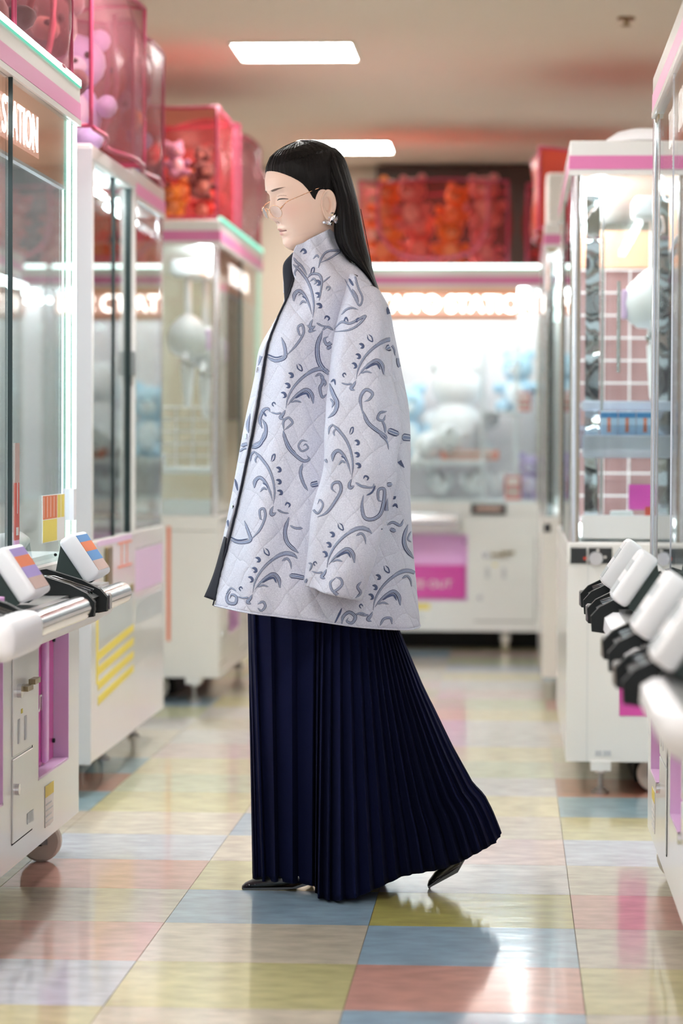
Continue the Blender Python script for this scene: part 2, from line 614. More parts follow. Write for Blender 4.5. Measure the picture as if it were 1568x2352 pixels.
def coin_panel(p, x0, x1, z0=0.155, z1=0.585):
    zm = z0 + (z1 - z0) * 0.44
    o = MB().rbox(x0, x1, -0.004, 0.0, zm + 0.006, z1, 0.0015, 1).build('coin_panel', M_WHITE, p)
    k = MB()
    cx = x0 + 0.055
    k.cyl((cx, -0.004, zm + 0.15), (cx, -0.014, zm + 0.15), 0.016, 16)
    k.build('lock', M_CHROME, o, smooth=40)
    h = MB().box(cx + 0.03, cx + 0.10, -0.022, -0.006, zm + 0.146, zm + 0.158).box(cx + 0.08, cx + 0.15, -0.03, -0.014, zm + 0.158, zm + 0.170)
    h.build('coin_slot', M_BRASS, o)
    for sx_ in (cx, cx + 0.085):
        MB().box(sx_, sx_ + 0.022, -0.0055, -0.0035, zm + 0.03, zm + 0.085).build('return_slot', M_GREY, o)
    MB().box(cx + 0.04, cx + 0.06, -0.005, -0.0035, zm + 0.095, zm + 0.105).build('sticker', M_YELLOW, o)
    lo = MB().rbox(x0, x1, -0.004, 0.0, z0, zm, 0.0015, 1).build('service_door', M_WHITE, p)
    MB().cyl((x0 + 0.03, -0.004, zm - 0.07), (x0 + 0.03, -0.013, zm - 0.07), 0.013, 16).build('lock', M_CHROME, lo, smooth=40)
    e = MB().box(x0, x1, -0.0012, -0.0002, z0 - 0.004, z0).box(x1, x1 + 0.003, -0.0012, -0.0002, z0, z1)
    e.build('seam', M_DARK, lo)


def caution_label(p, x, z, y=-0.0015):
    o = MB().box(x, x + 0.12, y, y + 0.001, z, z + 0.10).build('caution_label', M_PAPER, p)
    MB().box(x, x + 0.12, y - 0.0005, y, z + 0.072, z + 0.10).build('label_band', M_YELLOW, o)
    q = MB()
    for i in range(4):
        q.box(x + 0.008, x + 0.11 - 0.02 * (i % 2), y - 0.0005, y, z + 0.010 + i * 0.014, z + 0.014 + i * 0.014)
    q.build('print_lines', M_LGREY, o)


def price_box(p, x, top_mat, wid=0.20, screens=True):
    """tilted price display on a dark bracket, screen facing the player"""
    o = empty('price_display', (x, 0, 0))
    o.parent = p
    tm = Matrix.Translation((0, -0.094, 0.783)) @ Matrix.Rotation(R(-34), 4, 'X')     # slab stands nearly upright, leaning back
    MB().rbox(-wid / 2, wid / 2, -0.021, 0.021, -0.060, 0.060, 0.011, 3, mat=tm).build('display_case', M_WHITE2, o, smooth=50)
    s = MB().box(-wid * 0.41, wid * 0.41, -0.0222, -0.0212, 0.030, 0.049, mat=tm).build('screen_top', top_mat, o)
    MB().box(-wid * 0.41, wid * 0.41, -0.0222, -0.0212, 0.004, 0.030, mat=tm).build('screen', M_ORANGE if screens else M_LGREY, o)
    MB().box(-wid * 0.41, wid * 0.41, -0.0222, -0.0212, -0.022, 0.004, mat=tm).build('screen_middle', top_mat, o)
    MB().box(-wid * 0.41, wid * 0.41, -0.0222, -0.0212, -0.049, -0.022, mat=tm).build('screen_foot', M_TAUPE if screens else M_LGREY, o)
    a = tm @ Vector((0, 0.021, 0.050))
    b = tm @ Vector((0, 0.021, -0.056))
    for sx in (-wid * 0.44, wid * 0.42):
        MB().prism([(a.y, a.z), (b.y, b.z), (b.y + 0.012, 0.716), (a.y + 0.018, 0.716)], 0, sx, sx + 0.004).build('bracket', M_BRACKET, o)
    MB().cyl((-wid * 0.44, a.y + 0.012, a.z - 0.022), (-wid * 0.44 - 0.002, a.y + 0.012, a.z - 0.022), 0.004, 8).build('screw', M_BLACK, o)
    return o


def coin_tray(p, x, hw=0.11, cap=1):
    o = empty('coin_tray', (x, 0, 0))
    o.parent = p
    prof = [(0.0, 0.690), (0.0, 0.756), (-0.035, 0.762), (-0.120, 0.736), (-0.160, 0.716), (-0.178, 0.696), (-0.176, 0.664), (-0.120, 0.656), (-0.050, 0.668)]
    mid = [(0.0, 0.690), (0.0, 0.738), (-0.035, 0.744), (-0.122, 0.722), (-0.160, 0.700), (-0.120, 0.662), (-0.050, 0.670)]
    MB().prism(prof, 0, -hw, -hw + 0.026).build('tray_wall', M_BLACKM, o)
    MB().prism(prof, 0, hw - 0.026, hw).build('tray_wall', M_BLACKM, o)
    MB().prism(mid, 0, -hw + 0.026, hw - 0.026).build('tray_floor', M_BLACKM, o)
    for rx in (-hw * 0.45, 0.0, hw * 0.45):
        MB().tube([(rx, -0.004, 0.744), (rx, -0.06, 0.742), (rx, -0.150, 0.712)], 0.007, 8).build('tray_ridge', M_BLACK, o, smooth=True)
    MB().rbox(cap * hw - 0.004 if cap > 0 else -hw - 0.040, cap * hw + 0.040 if cap > 0 else -hw + 0.004, -0.180, -0.158, 0.664, 0.704, 0.004, 1).build('end_cap', M_STEEL, o)


def console(p, x0, x1, tray_x, boxes, rail_r=0.028, wid=0.20, tray_w=0.11, cap=1, screens=True):
    """white moulded shelf with a chrome rail in front"""
    prof = [(0.0, 0.705), (-0.132, 0.705), (-0.150, 0.694), (-0.152, 0.668), (-0.138, 0.642), (-0.098, 0.618), (-0.050, 0.606), (0.0, 0.602)]
    rings = []
    n = 24
    for i in range(n + 1):
        t = i / n
        x = x0 + (x1 - x0) * t
        e = min(1.0, min(t, 1 - t) / 0.09)
        k = 0.55 + 0.45 * math.sqrt(max(0, 1 - (1 - e) ** 2))
        rings.append([(x, y * k, 0.705 + (z - 0.705) * (0.5 + 0.5 * k)) for y, z in prof])
    MB().loft(rings, True, True).build('console_shelf', M_WHITE2, p, smooth=50)
    MB().box(x0 + 0.05, x1 - 0.05, -0.120, -0.002, 0.7045, 0.712).build('console_deck', M_STEEL, p)
    segs = []
    lo = x0 + 0.05
    for tx in sorted(tray_x):
        segs.append((lo, tx - tray_w - 0.008))
        lo = tx + tray_w + 0.036
    segs.append((lo, x1 - 0.02))
    for a, b in segs:
        if b - a > 0.03 and rail_r > 0:
            MB().tube([(a, -0.146, 0.684), (a + 0.004, -0.146, 0.684), (b - 0.004, -0.146, 0.684), (b, -0.146, 0.684)], [rail_r * 0.7, rail_r, rail_r, rail_r * 0.7], 16).build('chrome_rail', M_CHROME, p, smooth=50)
    for tx in tray_x:
        coin_tray(p, tx, tray_w, cap)
    for bx, m in boxes:
        price_box(p, bx, m, wid, screens)


def button_pad(p, x):
    o = empty('button_pad', (x, -0.075, 0.712))
    o.parent = p
    MB().rbox(-0.075, 0.075, -0.035, 0.035, 0.0, 0.012, 0.005, 2).build('pad', M_WHITE2, o, smooth=50)
    for dx in (-0.038, 0.038):
        b = MB().cyl((dx, 0, 0.012), (dx, 0, 0.024), 0.027, 20).build('button_base', M_BLACK, o, smooth=50)
        MB().cyl((dx, 0, 0.024), (dx, 0, 0.032), 0.022, 20).build('button_cap', M_LILAC, b, smooth=50)


def claw(p, x, y, z, s=1.0):
    """hanging crane with a round head and two bent arms"""
    o = empty('claw_unit', (x, y, 0))
    o.parent = p
    MB().cyl((0, 0, z + 0.10 * s), (0, 0, 1.80), 0.016 * s, 12).build('lift_tube', M_WHITE2, o, smooth=50)
    MB().rbox(-0.09, 0.09, -0.07, 0.07, 1.76, 1.83, 0.015, 2).build('carriage', M_WHITE2, o, smooth=50)
    prof = [(0.001, z - 0.075 * s), (0.05 * s, z - 0.072 * s), (0.082 * s, z - 0.045 * s), (0.092 * s, z), (0.080 * s, z + 0.05 * s), (0.045 * s, z + 0.085 * s), (0.018 * s, z + 0.105 * s)]
    MB().loft([[(r * math.cos(2 * math.pi * k / 20), r * math.sin(2 * math.pi * k / 20), zz) for k in range(20)] for r, zz in prof], True, True).build('claw_head', M_WHITE2, o, smooth=50)
    MB().rbox(-0.035 * s, 0.035 * s, -0.096 * s, -0.080 * s, z - 0.045 * s, z + 0.04 * s, 0.004, 1).build('claw_badge', M_LPINK, o)
    for sg in (-1, 1):
        pts = [(sg * 0.06 * s, 0, z - 0.05 * s), (sg * 0.115 * s, 0, z - 0.085 * s), (sg * 0.135 * s, 0, z - 0.12 * s), (sg * 0.10 * s, 0, z - 0.20 * s), (sg * 0.055 * s, 0, z - 0.275 * s), (sg * 0.02 * s, 0, z - 0.285 * s)]
        MB().tube(pts, [0.014 * s, 0.014 * s, 0.015 * s, 0.012 * s, 0.009 * s, 0.006 * s], 10).build('claw_arm', M_WHITE2, o, smooth=50)
        MB().ball((sg * 0.125 * s, 0, z - 0.095 * s), 0.018 * s).build('pivot', M_CHROME, o, smooth=True)
    return o


def wire_grid(p, name, x0, x1, z0, z1, y, nx, nz, r=0.004, m=None):
    o = empty(name, (0, 0, 0))
    o.parent = p
    MB().tube([(x0, y, z0), (x1, y, z0), (x1, y, z1), (x0, y, z1)], r * 1.5, 6, closed=True).build('grid_frame', m or M_WHITE2, o)
    for i in range(1, nx):
        x = x0 + (x1 - x0) * i / nx
        MB().cyl((x, y, z0), (x, y, z1), r, 6).build('grid_wire', m or M_WHITE2, o)
    for i in range(1, nz):
        z = z0 + (z1 - z0) * i / nz
        MB().cyl((x0, y, z), (x1, y, z), r, 6).build('grid_wire', m or M_WHITE2, o)
    return o


def caster(p, x, y):
    o = empty('caster', (x, y, 0))
    o.parent = p
    MB().loft([[(xx, r * math.cos(2 * math.pi * k / 24), 0.052 + r * math.sin(2 * math.pi * k / 24)) for k in range(24)] for xx, r in ((-0.018, 0.030), (-0.018, 0.046), (-0.012, 0.052), (0.012, 0.052), (0.018, 0.046), (0.018, 0.030))], True, True).build('wheel', M_RUBBER, o, smooth=40)
    MB().cyl((-0.022, 0, 0.052), (0.022, 0, 0.052), 0.012, 10).build('axle', M_DARK, o, smooth=40)
    MB().box(-0.026, -0.021, -0.02, 0.02, 0.045, 0.112).box(0.021, 0.026, -0.02, 0.02, 0.045, 0.112).box(-0.03, 0.03, -0.03, 0.03, 0.098, 0.104).build('fork', M_STEEL, o)


def levelling_foot(p, x, y):
    o = empty('levelling_foot', (x, y, 0))
    o.parent = p
    MB().cyl((0, 0, 0), (0, 0, 0.008), 0.026, 20).cyl((0, 0, 0.008), (0, 0, 0.016), 0.016, 20).build('foot_pad', M_STEEL, o, smooth=40)
    MB().cyl((0, 0, 0.014), (0, 0, 0.075), 0.008, 12).build('stem', M_STEEL, o, smooth=40)
    MB().cyl((0, 0, 0.062), (0, 0, 0.074), 0.018, 6).box(-0.055, 0.055, -0.03, 0.03, 0.074, 0.102).build('mount', M_WHITE, o)


def crane_machine(label, loc, rz, w, d, feet_front=False, doors=(), coins=(), consoles=(), led_top=None, led_end=False, sign=True,
                  posts=('chrome', 'chrome'), split=True, claws=(), pink=True, tubes=True, cap_white=True, back_board=None, sign_dx=0.0, led_mat=None, fill_tube=False, edge_mat=None):
    """doors/coins: x spans on the front; consoles: dicts; posts: material of the left and right front corner posts"""
    p = empty('crane_machine', loc, rz)
    tag(p, label, 'crane machine', 'prize crane machines')
    hw = w / 2
    cab = MB()                                                   # cabinet behind the front skin
    cab.box(-hw, hw, SK, d, H_BASE, H_SILL)
    xs = sorted(doors)
    lo = -hw
    for a, b in xs:
        cab.box(lo, a, 0.0, SK, H_BASE, H_SILL)
        cab.box(a, b, 0.0, SK, H_BASE, 0.255)
        cab.box(a, b, 0.0, SK, 0.60, H_SILL)
        lo = b
    cab.box(lo, hw, 0.0, SK, H_BASE, H_SILL)
    cab.build('cabinet', M_WHITE, p)
    MB().box(-hw + 0.30, hw - 0.30, 0.22, d - 0.04, 0.002, H_BASE).build('floor_gap_shade', M_DARK, p)  # near-black block put in for the shade beneath the machine
    MB().rbox(-hw, hw, 0.0, d, H_SILL, H_GLASS0, 0.006, 1).build('sill', M_WHITE, p)
    for a, b in doors: prize_door(p, a, b, deep=w > 1.3)
    for a, b in coins: coin_panel(p, a, b)
    for c in consoles: console(p, **c)
    # cap
    MB().rbox(-hw, hw, 0.0, d, H_GLASS1 + 0.012, H_TOP, 0.004, 1).build('cap', M_WHITE, p)
    MB().box(-hw - 0.002, hw + 0.002, -0.003, d + 0.002, H_GLASS1, H_GLASS1 + 0.014).build('cap_lip', M_WHITE, p)
    if pink:
        s = MB().box(-hw - 0.0015, hw + 0.0015, -0.0015, 0.0, 1.889, 1.930)
        s.box(-hw - 0.0015, -hw, 0.0, d, 1.889, 1.930).box(hw, hw + 0.0015, 0.0, d, 1.889, 1.930)
        s.build('pink_stripe', M_PINK, p)
    # posts
    for sx, kind in zip((-1, 1), posts):
        if kind == 'led':
            for k, off in enumerate((0.024, 0.118)):
                x = sx * (hw - off)
                MB().cyl((x, 0.016, H_GLASS0), (x, 0.016, H_GLASS1), 0.011, 12).build('led_tube', led_mat or M_LEDW, p, smooth=50)
                g = MB()
                for q in (-0.0125, 0.0125):
                    g.box(x + q - 0.0025, x + q + 0.0025, 0.014, 0.020, H_GLASS0, H_GLASS1)
                g.build('led_edge', M_LEDG, p)
            x = sx * (hw - 0.118)
            MB().box(x - 0.02, x + 0.02, -0.008, 0.02, 0.86, 0.94).build('handle', M_WHITE2, p)
        elif kind == 'acrylic':
            x = sx * (hw - 0.05)
            for q in (-0.034, 0.0, 0.034):
                MB().cyl((x + q, 0.03, H_GLASS0), (x + q, 0.03, H_GLASS1), 0.013, 12).build('acrylic_post', M_ACRYL, p, smooth=50)
            MB().box(x - 0.05, x + 0.05, 0.008, 0.052, H_GLASS1 - 0.012, H_GLASS1).build('post_cap', M_BRASS, p)
            MB().cyl((x + sx * 0.046, 0.006, H_GLASS0), (x + sx * 0.046, 0.006, H_GLASS1), 0.006, 8).build('post_edge', M_CHROME, p, smooth=50)
        else:
            x = sx * (hw - 0.018)
            MB().cyl((x, 0.020, H_GLASS0), (x, 0.020, H_GLASS1), 0.016, 16).build('corner_post', M_CHROME, p, smooth=50)
    for sx in (-1, 1):
        x = sx * (hw - 0.018)
        MB().rbox(x - 0.016, x + 0.016, d - 0.036, d - 0.004, H_GLASS0, H_GLASS1, 0.004, 1).build('rear_post', M_WHITE, p)
    # panes
    if split:
        MB().box(-hw + 0.03, 0.0, 0.010, 0.014, H_GLASS0, H_GLASS1).build('glass_pane', M_GLASS, p)
        MB().box(0.0, hw - 0.03, 0.004, 0.008, H_GLASS0, H_GLASS1).build('glass_pane', M_GLASS, p)
        MB().box(-0.004, 0.0, 0.002, 0.012, H_GLASS0, H_GLASS1).build('pane_edge', edge_mat or M_GASKET, p)
    else:
        MB().box(-hw + 0.03, hw - 0.03, 0.006, 0.010, H_GLASS0, H_GLASS1).build('glass_pane', M_GLASS, p)
    for sx in (-1, 1):
        x = sx * (hw - 0.012)
        MB().box(x - 0.002, x + 0.002, 0.036, d - 0.036, H_GLASS0, H_GLASS1).build('glass_pane', M_GLASS, p)
    MB().box(-hw + 0.035, hw - 0.035, d - 0.014, d - 0.010, H_GLASS0, H_GLASS1).build('glass_pane' if not back_board else 'back_board', back_board or M_GLASS, p)
    MB().box(-hw + 0.04, hw - 0.04, 0.04, d - 0.04, H_GLASS0, H_GLASS0 + 0.012).build('prize_field', M_WHITE2, p)
    if led_top is not None:
        MB().box(-hw + 0.01, hw - 0.01, -0.004, 0.010, H_TOP - 0.002, H_TOP + 0.014).build('led_strip', led_top, p)
        MB().box(-hw + 0.008, hw - 0.008, -0.0045, 0.006, H_TOP - 0.006, H_TOP - 0.002).build('led_edge', M_LEDG, p)
    if sign:
        b = MB().box(-hw + 0.13, hw - 0.13, 0.020, 0.026, 1.705, H_GLASS1).build('header_sign', M_SIGN, p)
        cx = sign_dx
        MB().rbox(cx - 0.43, cx + 0.43, 0.0185, 0.0199, 1.735, 1.835, 0.0006, 1).build('sign_halo', M_SIGNGLOW, b)
        t = link('lettering', SIGN_ME, b)
        t.location = (cx, 0.0165, 1.784)
        MB().box(-hw + 0.13, hw - 0.13, 0.016, 0.030, 1.697, 1.705).build('sign_trim', M_WHITE2, b)
    if tubes:
        MB().cyl((-hw + 0.08, 0.10, 1.850), (hw - 0.08, 0.10, 1.850), 0.013, 10).build('light_tube', M_TUBE, p, smooth=50)
    if fill_tube:
        if fill_tube != 'rear': MB().cyl((-hw + 0.08, 0.055, 0.790), (hw - 0.08, 0.055, 0.790), 0.008, 10).build('field_fill', M_FIELD, p, smooth=50)  # front tube added as fill to brighten the prize field
        MB().cyl((-hw + 0.08, d - 0.10, 1.845), (hw - 0.08, d - 0.10, 1.845), 0.013, 10).build('light_tube', M_TUBE, p, smooth=50)  # second tube at the rear, added to brighten the cabinet inside
    for cx, cy, cz, cs in claws: claw(p, cx, cy, cz, cs)
    for sx in (-1, 1):
        if feet_front:
            levelling_foot(p, sx * (hw - 0.04), 0.105)
            caster(p, sx * (hw - 0.10), 0.27)
        else:
            caster(p, sx * (hw - 0.19), 0.065)
            levelling_foot(p, sx * (hw - 0.10), d * 0.5)
        caster(p, sx * (hw - 0.16), d - 0.10)
    return p


M_FIELD = mat_emit('field_fill', (0.90, 0.96, 1.0, 1), 12.0)
M_LAV = mat('pale_lavender_board', lin(224, 222, 234), 0.6, vary=0.06, vscale=3)
LEFT, RIGHT = math.pi / 2, -math.pi / 2
# near left: two stations, the far one in view
con = dict(x0=-0.90, x1=0.70, tray_x=(-0.80, 0.15), boxes=((0.44, M_BLUE), (-0.42, M_VIOLET)))
m_l1 = crane_machine('white crane machine nearest at left, lit with green-white LED edges and a lettered sign', (-1.116, 6.045, 0), LEFT, 1.87, 0.85,
                     doors=((0.33, 0.775), (-0.56, -0.115)), coins=((-0.015, 0.245), (-0.905, -0.645)), consoles=(con,),
                     led_top=M_LEDW, back_board=M_LAV, fill_tube='rear', posts=('chrome', 'led'), claws=((0.05, 0.42, 1.42, 1.0), (-0.5, 0.4, 1.42, 1.0)))
button_pad(m_l1, -0.66)
MB().rbox(-1.00, -0.66, -0.186, -0.118, 0.640, 0.722, 0.026, 4).build('lever_housing', M_WHITE2, m_l1, smooth=60)
caution_label(m_l1, 0.42, 0.13)
MB().box(0.16, 0.24, -0.0055, -0.0042, 0.175, 0.20).build('plate', M_LGREY, m_l1)
# stickers on the near glass
st = MB().box(0.035, 0.09, 0.0022, 0.0032, 0.835, 0.965).build('pane_sticker', M_RED, m_l1)
MB().box(0.035, 0.09, 0.0020, 0.0024, 0.965, 1.055).build('sticker_top', M_TAUPE, st)
MB().box(0.048, 0.077, 0.0016, 0.0020, 0.846, 0.864).build('sticker_window', M_PAPER, st)
MB().box(0.06, 0.066, 0.0016, 0.0020, 0.895, 0.965).build('sticker_print', M_PAPER, st)
MB().box(0.035, 0.09, 0.0022, 0.0032, 0.785, 0.835).build('sticker_foot', M_LILAC, st)
st = MB().box(0.40, 0.72, 0.0022, 0.0032, 0.815, 0.93).build('notice_sheet', M_PAPER, m_l1)
MB().box(0.40, 0.60, 0.0016, 0.0022, 0.872, 0.928).build('notice_head', M_ORANGE, st)
MB().box(0.40, 0.60, 0.0016, 0.0022, 0.817, 0.870).build('notice_foot', M_YELLOW, st)
MB().box(0.61, 0.655, 0.0016, 0.0022, 0.872, 0.928).box(0.665, 0.71, 0.0016, 0.0022, 0.872, 0.928).build('notice_side', M_YELLOW, st)
for k in range(4):
    MB().box(0.41 + 0.048 * k, 0.413 + 0.048 * k, 0.0012, 0.0016, 0.876, 0.926).build('notice_rule', M_PAPER, st)
pr = MB().box(0.02, 0.50, 0.30, 0.34, 1.0, 1.065).build('perforated_rail', M_WHITE2, m_l1)
for k in range(6):
    MB().cyl((0.06 + 0.08 * k, 0.30, 1.022), (0.06 + 0.08 * k, 0.298, 1.022), 0.006, 8).build('rail_hole', M_STEEL, pr)
MB().box(0.25, 0.70, 0.25, 0.30, 1.49, 1.51).build('inner_light', M_TUBE, m_l1)

# right near: R1 and, closer still, R0 of which only the console enters the frame
conR = dict(x0=-0.75, x1=0.78, tray_x=(-0.46, 0.14), boxes=((-0.26, M_WHITE2), (0.39, M_WHITE2)), rail_r=0.0, wid=0.13, tray_w=0.15, cap=-1, screens=False)
m_r1 = crane_machine('white crane machine at the right edge with clear corner posts and tilted price displays', (0.345, 6.02, 0), RIGHT, 1.66, 0.85,
                     doors=((-0.70, -0.27), (0.12, 0.55)), coins=((-0.24, 0.02), (0.56, 0.80)), consoles=(conR,),
                     posts=('acrylic', 'acrylic'), edge_mat=M_CHROME, back_board=M_LAV, claws=((0.3, 0.42, 1.5, 1.0),))
caution_label(m_r1, -0.60, 0.13)
m_r0 = crane_machine('nearest crane machine at right, only its blurred white price displays in view', (0.345, 4.32, 0), RIGHT, 1.66, 0.85,
                     doors=((-0.70, -0.27), (0.12, 0.55)), coins=((-0.24, 0.02), (0.56, 0.80)), consoles=(dict(conR, boxes=((-0.34, M_WHITE2), (0.30, M_WHITE2)), tray_x=(-0.54, 0.06)),),
                     posts=('acrylic', 'acrylic'), edge_mat=M_CHROME, back_board=M_LAV, claws=())
# left, second: plain framed machine with sliding doors, then a capped one beside it
def framed_machine(label, loc, rz, w, d):
    p = empty('framed_machine', loc, rz)
    tag(p, label, 'crane machine', 'prize crane machines')
    hw = w / 2
    MB().rbox(-hw, hw, 0.0, d, H_BASE, 0.765, 0.006, 1).build('cabinet', M_WHITE, p)
    MB().rbox(-hw, hw, 0.0, d, 1.895, 1.945, 0.006, 1).build('top_rail', M_WHITE, p)
    for sx in (-1, 1):
        x = sx * (hw - 0.022)
        MB().rbox(x - 0.022, x + 0.022, 0.0, 0.05, 0.765, 1.895, 0.004, 1).build('frame_post', M_WHITE, p)
        MB().rbox(x - 0.022, x + 0.022, d - 0.05, d, 0.765, 1.895, 0.004, 1).build('frame_post', M_WHITE, p)
        MB().box(x - 0.002, x + 0.002, 0.05, d - 0.05, 0.765, 1.895).build('glass_pane', M_GLASS, p)
    MB().rbox(-hw - 0.001, -hw + 0.004, 0.0, d, 0.10, 1.93, 0.001, 1).build('end_panel', M_GREY, p)
    MB().box(-hw + 0.044, 0.05, 0.012, 0.016, 0.765, 1.895).build('glass_pane', M_GLASS, p)
    MB().box(0.03, hw - 0.044, 0.020, 0.024, 0.765, 1.895).build('glass_pane', M_GLASS, p)
    MB().box(0.03, 0.05, 0.008, 0.022, 0.765, 1.895).build('pane_edge', M_GASKET, p)
    MB().box(hw - 0.07, hw - 0.05, 0.010, 0.026, 0.765, 1.895).build('pane_edge', M_GASKET, p)
    MB().rbox(hw - 0.075, hw - 0.045, -0.008, 0.01, 1.28, 1.36, 0.004, 1).build('door_lock', M_STEEL, p)
    for z in (1.80, 1.45, 1.2, 0.9):
        MB().cyl((hw - 0.022, 0.0, z), (hw - 0.022, -0.003, z), 0.006, 8).build('bolt', M_STEEL, p)
    MB().box(-hw + 0.05, hw - 0.05, d - 0.02, d - 0.012, 0.765, 1.895).build('back_board', M_PAPER, p)
    MB().cyl((-hw + 0.08, 0.10, 1.87), (hw - 0.08, 0.10, 1.87), 0.012, 10).build('light_tube', M_TUBE, p, smooth=50)
    # decals of the lower front
    q = MB().box(-hw + 0.10, -hw + 0.135, -0.0016, -0.0002, 0.33, 0.62).build('yellow_line', M_YELLOW, p)
    for k in range(4):
        z = 0.455 - 0.045 * k
        MB().prism([(-hw + 0.135, z - 0.055), (hw - 0.05, z - 0.015), (hw - 0.05, z + 0.008), (-hw + 0.135, z - 0.030)], 1, -0.0016, -0.0002).build('yellow_stripe', M_YELLOW, p)
    MB().box(-hw + 0.16, hw - 0.06, -0.0010, -0.0002, 0.46, 0.57).build('grey_patch', M_LGREY, p)
    MB().rbox(-hw + 0.26, -hw + 0.36, -0.012, 0.0, 0.60, 0.74, 0.004, 1).build('coin_box', M_BRASS, p)
    MB().box(-hw + 0.55, hw - 0.10, -0.0014, -0.0002, 0.735, 0.742).box(-hw + 0.55, hw - 0.10, -0.0014, -0.0002, 0.66, 0.667).box(-hw + 0.62, -hw + 0.635, -0.0014, -0.0002, 0.67, 0.735).box(-hw + 0.74, -hw + 0.755, -0.0014, -0.0002, 0.67, 0.735).build('red_mark', M_CORAL, p)
    MB().box(-hw + 0.12, hw - 0.10, -0.0012, -0.0003, 0.745, 0.762).build('lilac_strip', M_LPINK, p)
    MB().cyl((hw - 0.12, 0.0, 0.585), (hw - 0.12, -0.01, 0.585), 0.013, 12).build('lock', M_BRASS, p)
    for sx in (-1, 1):
        levelling_foot(p, sx * (hw - 0.12), 0.16)
        levelling_foot(p, sx * (hw - 0.12), d - 0.12)
    return p


m_l2 = framed_machine('white framed machine with dark-edged sliding glass doors and yellow stripes, second at left', (-1.245, 8.49, 0), LEFT, 0.955, 0.80)
m_l3 = crane_machine('narrow white crane machine with pink cap stripe beyond the yellow-striped one', (-1.258, 9.393, 0), LEFT, 0.82, 0.80, feet_front=True, posts=('chrome', 'chrome'), split=False, sign=False, claws=((0.0, 0.4, 1.45, 0.9),))
MB().box(-0.36, 0.36, -0.0016, -0.0002, 0.56, 0.70).build('lilac_panel', M_LPINK, m_l3)
MB().box(-0.38, 0.38, -0.0014, -0.0002, 0.45, 0.535).build('grey_patch', M_LGREY, m_l3)
m_l4 = crane_machine('white crane machine far left with wire grid inside and a glowing green corner tube', (-1.195, 12.03, 0), LEFT, 1.89, 0.85, feet_front=True,
                     doors=((0.33, 0.775), (-0.56, -0.115)), coins=((-0.015, 0.245), (-0.905, -0.645)),
                     consoles=(dict(x0=-0.60, x1=0.70, tray_x=(0.10,), boxes=()),), led_top=M_LEDM, led_mat=M_LEDM, posts=('chrome', 'led'),
                     claws=((-0.62, 0.17, 1.50, 1.0), (-0.40, 0.12, 1.46, 1.0)))
wg = wire_grid(m_l4, 'wire_rack', 0.02, 0.30, 0.96, 1.21, 0.0, 4, 5)
wg.location = (-0.86, 0.03, 0)
wg.rotation_euler = (0, 0, math.pi / 2)
MB().rbox(-0.90, -0.80, 0.03, 0.32, 0.935, 0.965, 0.006, 1).build('ledge', M_WHITE2, m_l4)
MB().rbox(-0.90, -0.80, 0.24, 0.30, 0.965, 1.02, 0.006, 1).rbox(-0.90, -0.85, 0.26, 0.30, 0.80, 0.93, 0.006, 1).rbox(-0.90, -0.85, 0.03, 0.30, 0.775, 0.83, 0.006, 1).build('prize_gate', M_WHITE2, m_l4)
MB().box(-0.9465, -0.9452, 0.20, 0.215, 0.25, 0.72).build('coral_line', M_CORAL, m_l4)

# right row
m_r2 = crane_machine('white crane machine at right with pink stripe, side controls and a clear prize tray', (0.168, 9.16, 0), RIGHT, 1.82, 0.85, feet_front=True, fill_tube=True,
                     posts=('chrome', 'chrome'), sign=True, claws=((0.62, 0.27, 1.50, 1.05),), consoles=(), doors=(), coins=())
hw = 0.91
# things on its near side (local +x is toward the viewer)
def side_box(name, y0, y1, z0, z1, m, t=0.002, parent=m_r2):
    return MB().box(hw, hw + t, y0, y1, z0, z1).build(name, m, parent)
side_box('control_plate', 0.010, 0.058, 0.700, 0.748, M_BLACK, 0.003)
o = side_box('control_plate', 0.064, 0.135, 0.700, 0.748, M_BLACK, 0.003)
MB().cyl((hw + 0.003, 0.086, 0.716), (hw + 0.016, 0.086, 0.716), 0.021, 24).build('knob', M_CHROME, o, smooth=40)
MB().cyl((hw + 0.003, 0.092, 0.741), (hw + 0.006, 0.092, 0.741), 0.004, 8).cyl((hw + 0.003, 0.114, 0.720), (hw + 0.006, 0.114, 0.720), 0.004, 8).build('dial_marks', M_PAPER, o)
MB().cyl((hw + 0.003, 0.053, 0.716), (hw + 0.006, 0.053, 0.716), 0.005, 10).build('lamp_dot', M_RED, m_r2)
side_box('pink_panel', 0.160, 0.245, 0.240, 0.515, M_MAGENTA, 0.0015)
side_box('maker_plate', 0.088, 0.108, 0.118, 0.134, M_GREY)
side_box('maker_plate', 0.112, 0.136, 0.118, 0.134, M_GREY)
side_box('seam', 0.062, 0.0635, 0.10, 0.70, M_LGREY, 0.0008)
# clear prize tray, grid wall and stickers inside
MB().box(0.55, 0.86, 0.04, 0.60, 1.045, 1.052).box(0.855, 0.86, 0.04, 0.60, 1.05, 1.12).box(0.55, 0.555, 0.04, 0.60, 1.05, 1.12).build('prize_tray', mat_glass('tray_acrylic', (0.86, 0.90, 0.96, 1), 1.6, 0.1), m_r2)
M_FROST = mat_film('frosted_tray', lin(220, 226, 240), (0.9, 0.92, 1, 1), 0.55)
MB().rbox(0.82, 0.862, 0.045, 0.62, 1.02, 1.09, 0.005, 1).build('tray_front', M_FROST, m_r2)
MB().rbox(0.70, 0.735, 0.045, 0.62, 1.165, 1.195, 0.004, 1).build('tray_back', M_FROST, m_r2)
M_BOARD = mat('rose_brown_board', lin(158, 122, 122), 0.6, vary=0.12, vscale=5)
MB().box(-0.60, -0.585, 0.05, 0.80, 0.78, 1.70).build('backing_board', M_BOARD, m_r2)
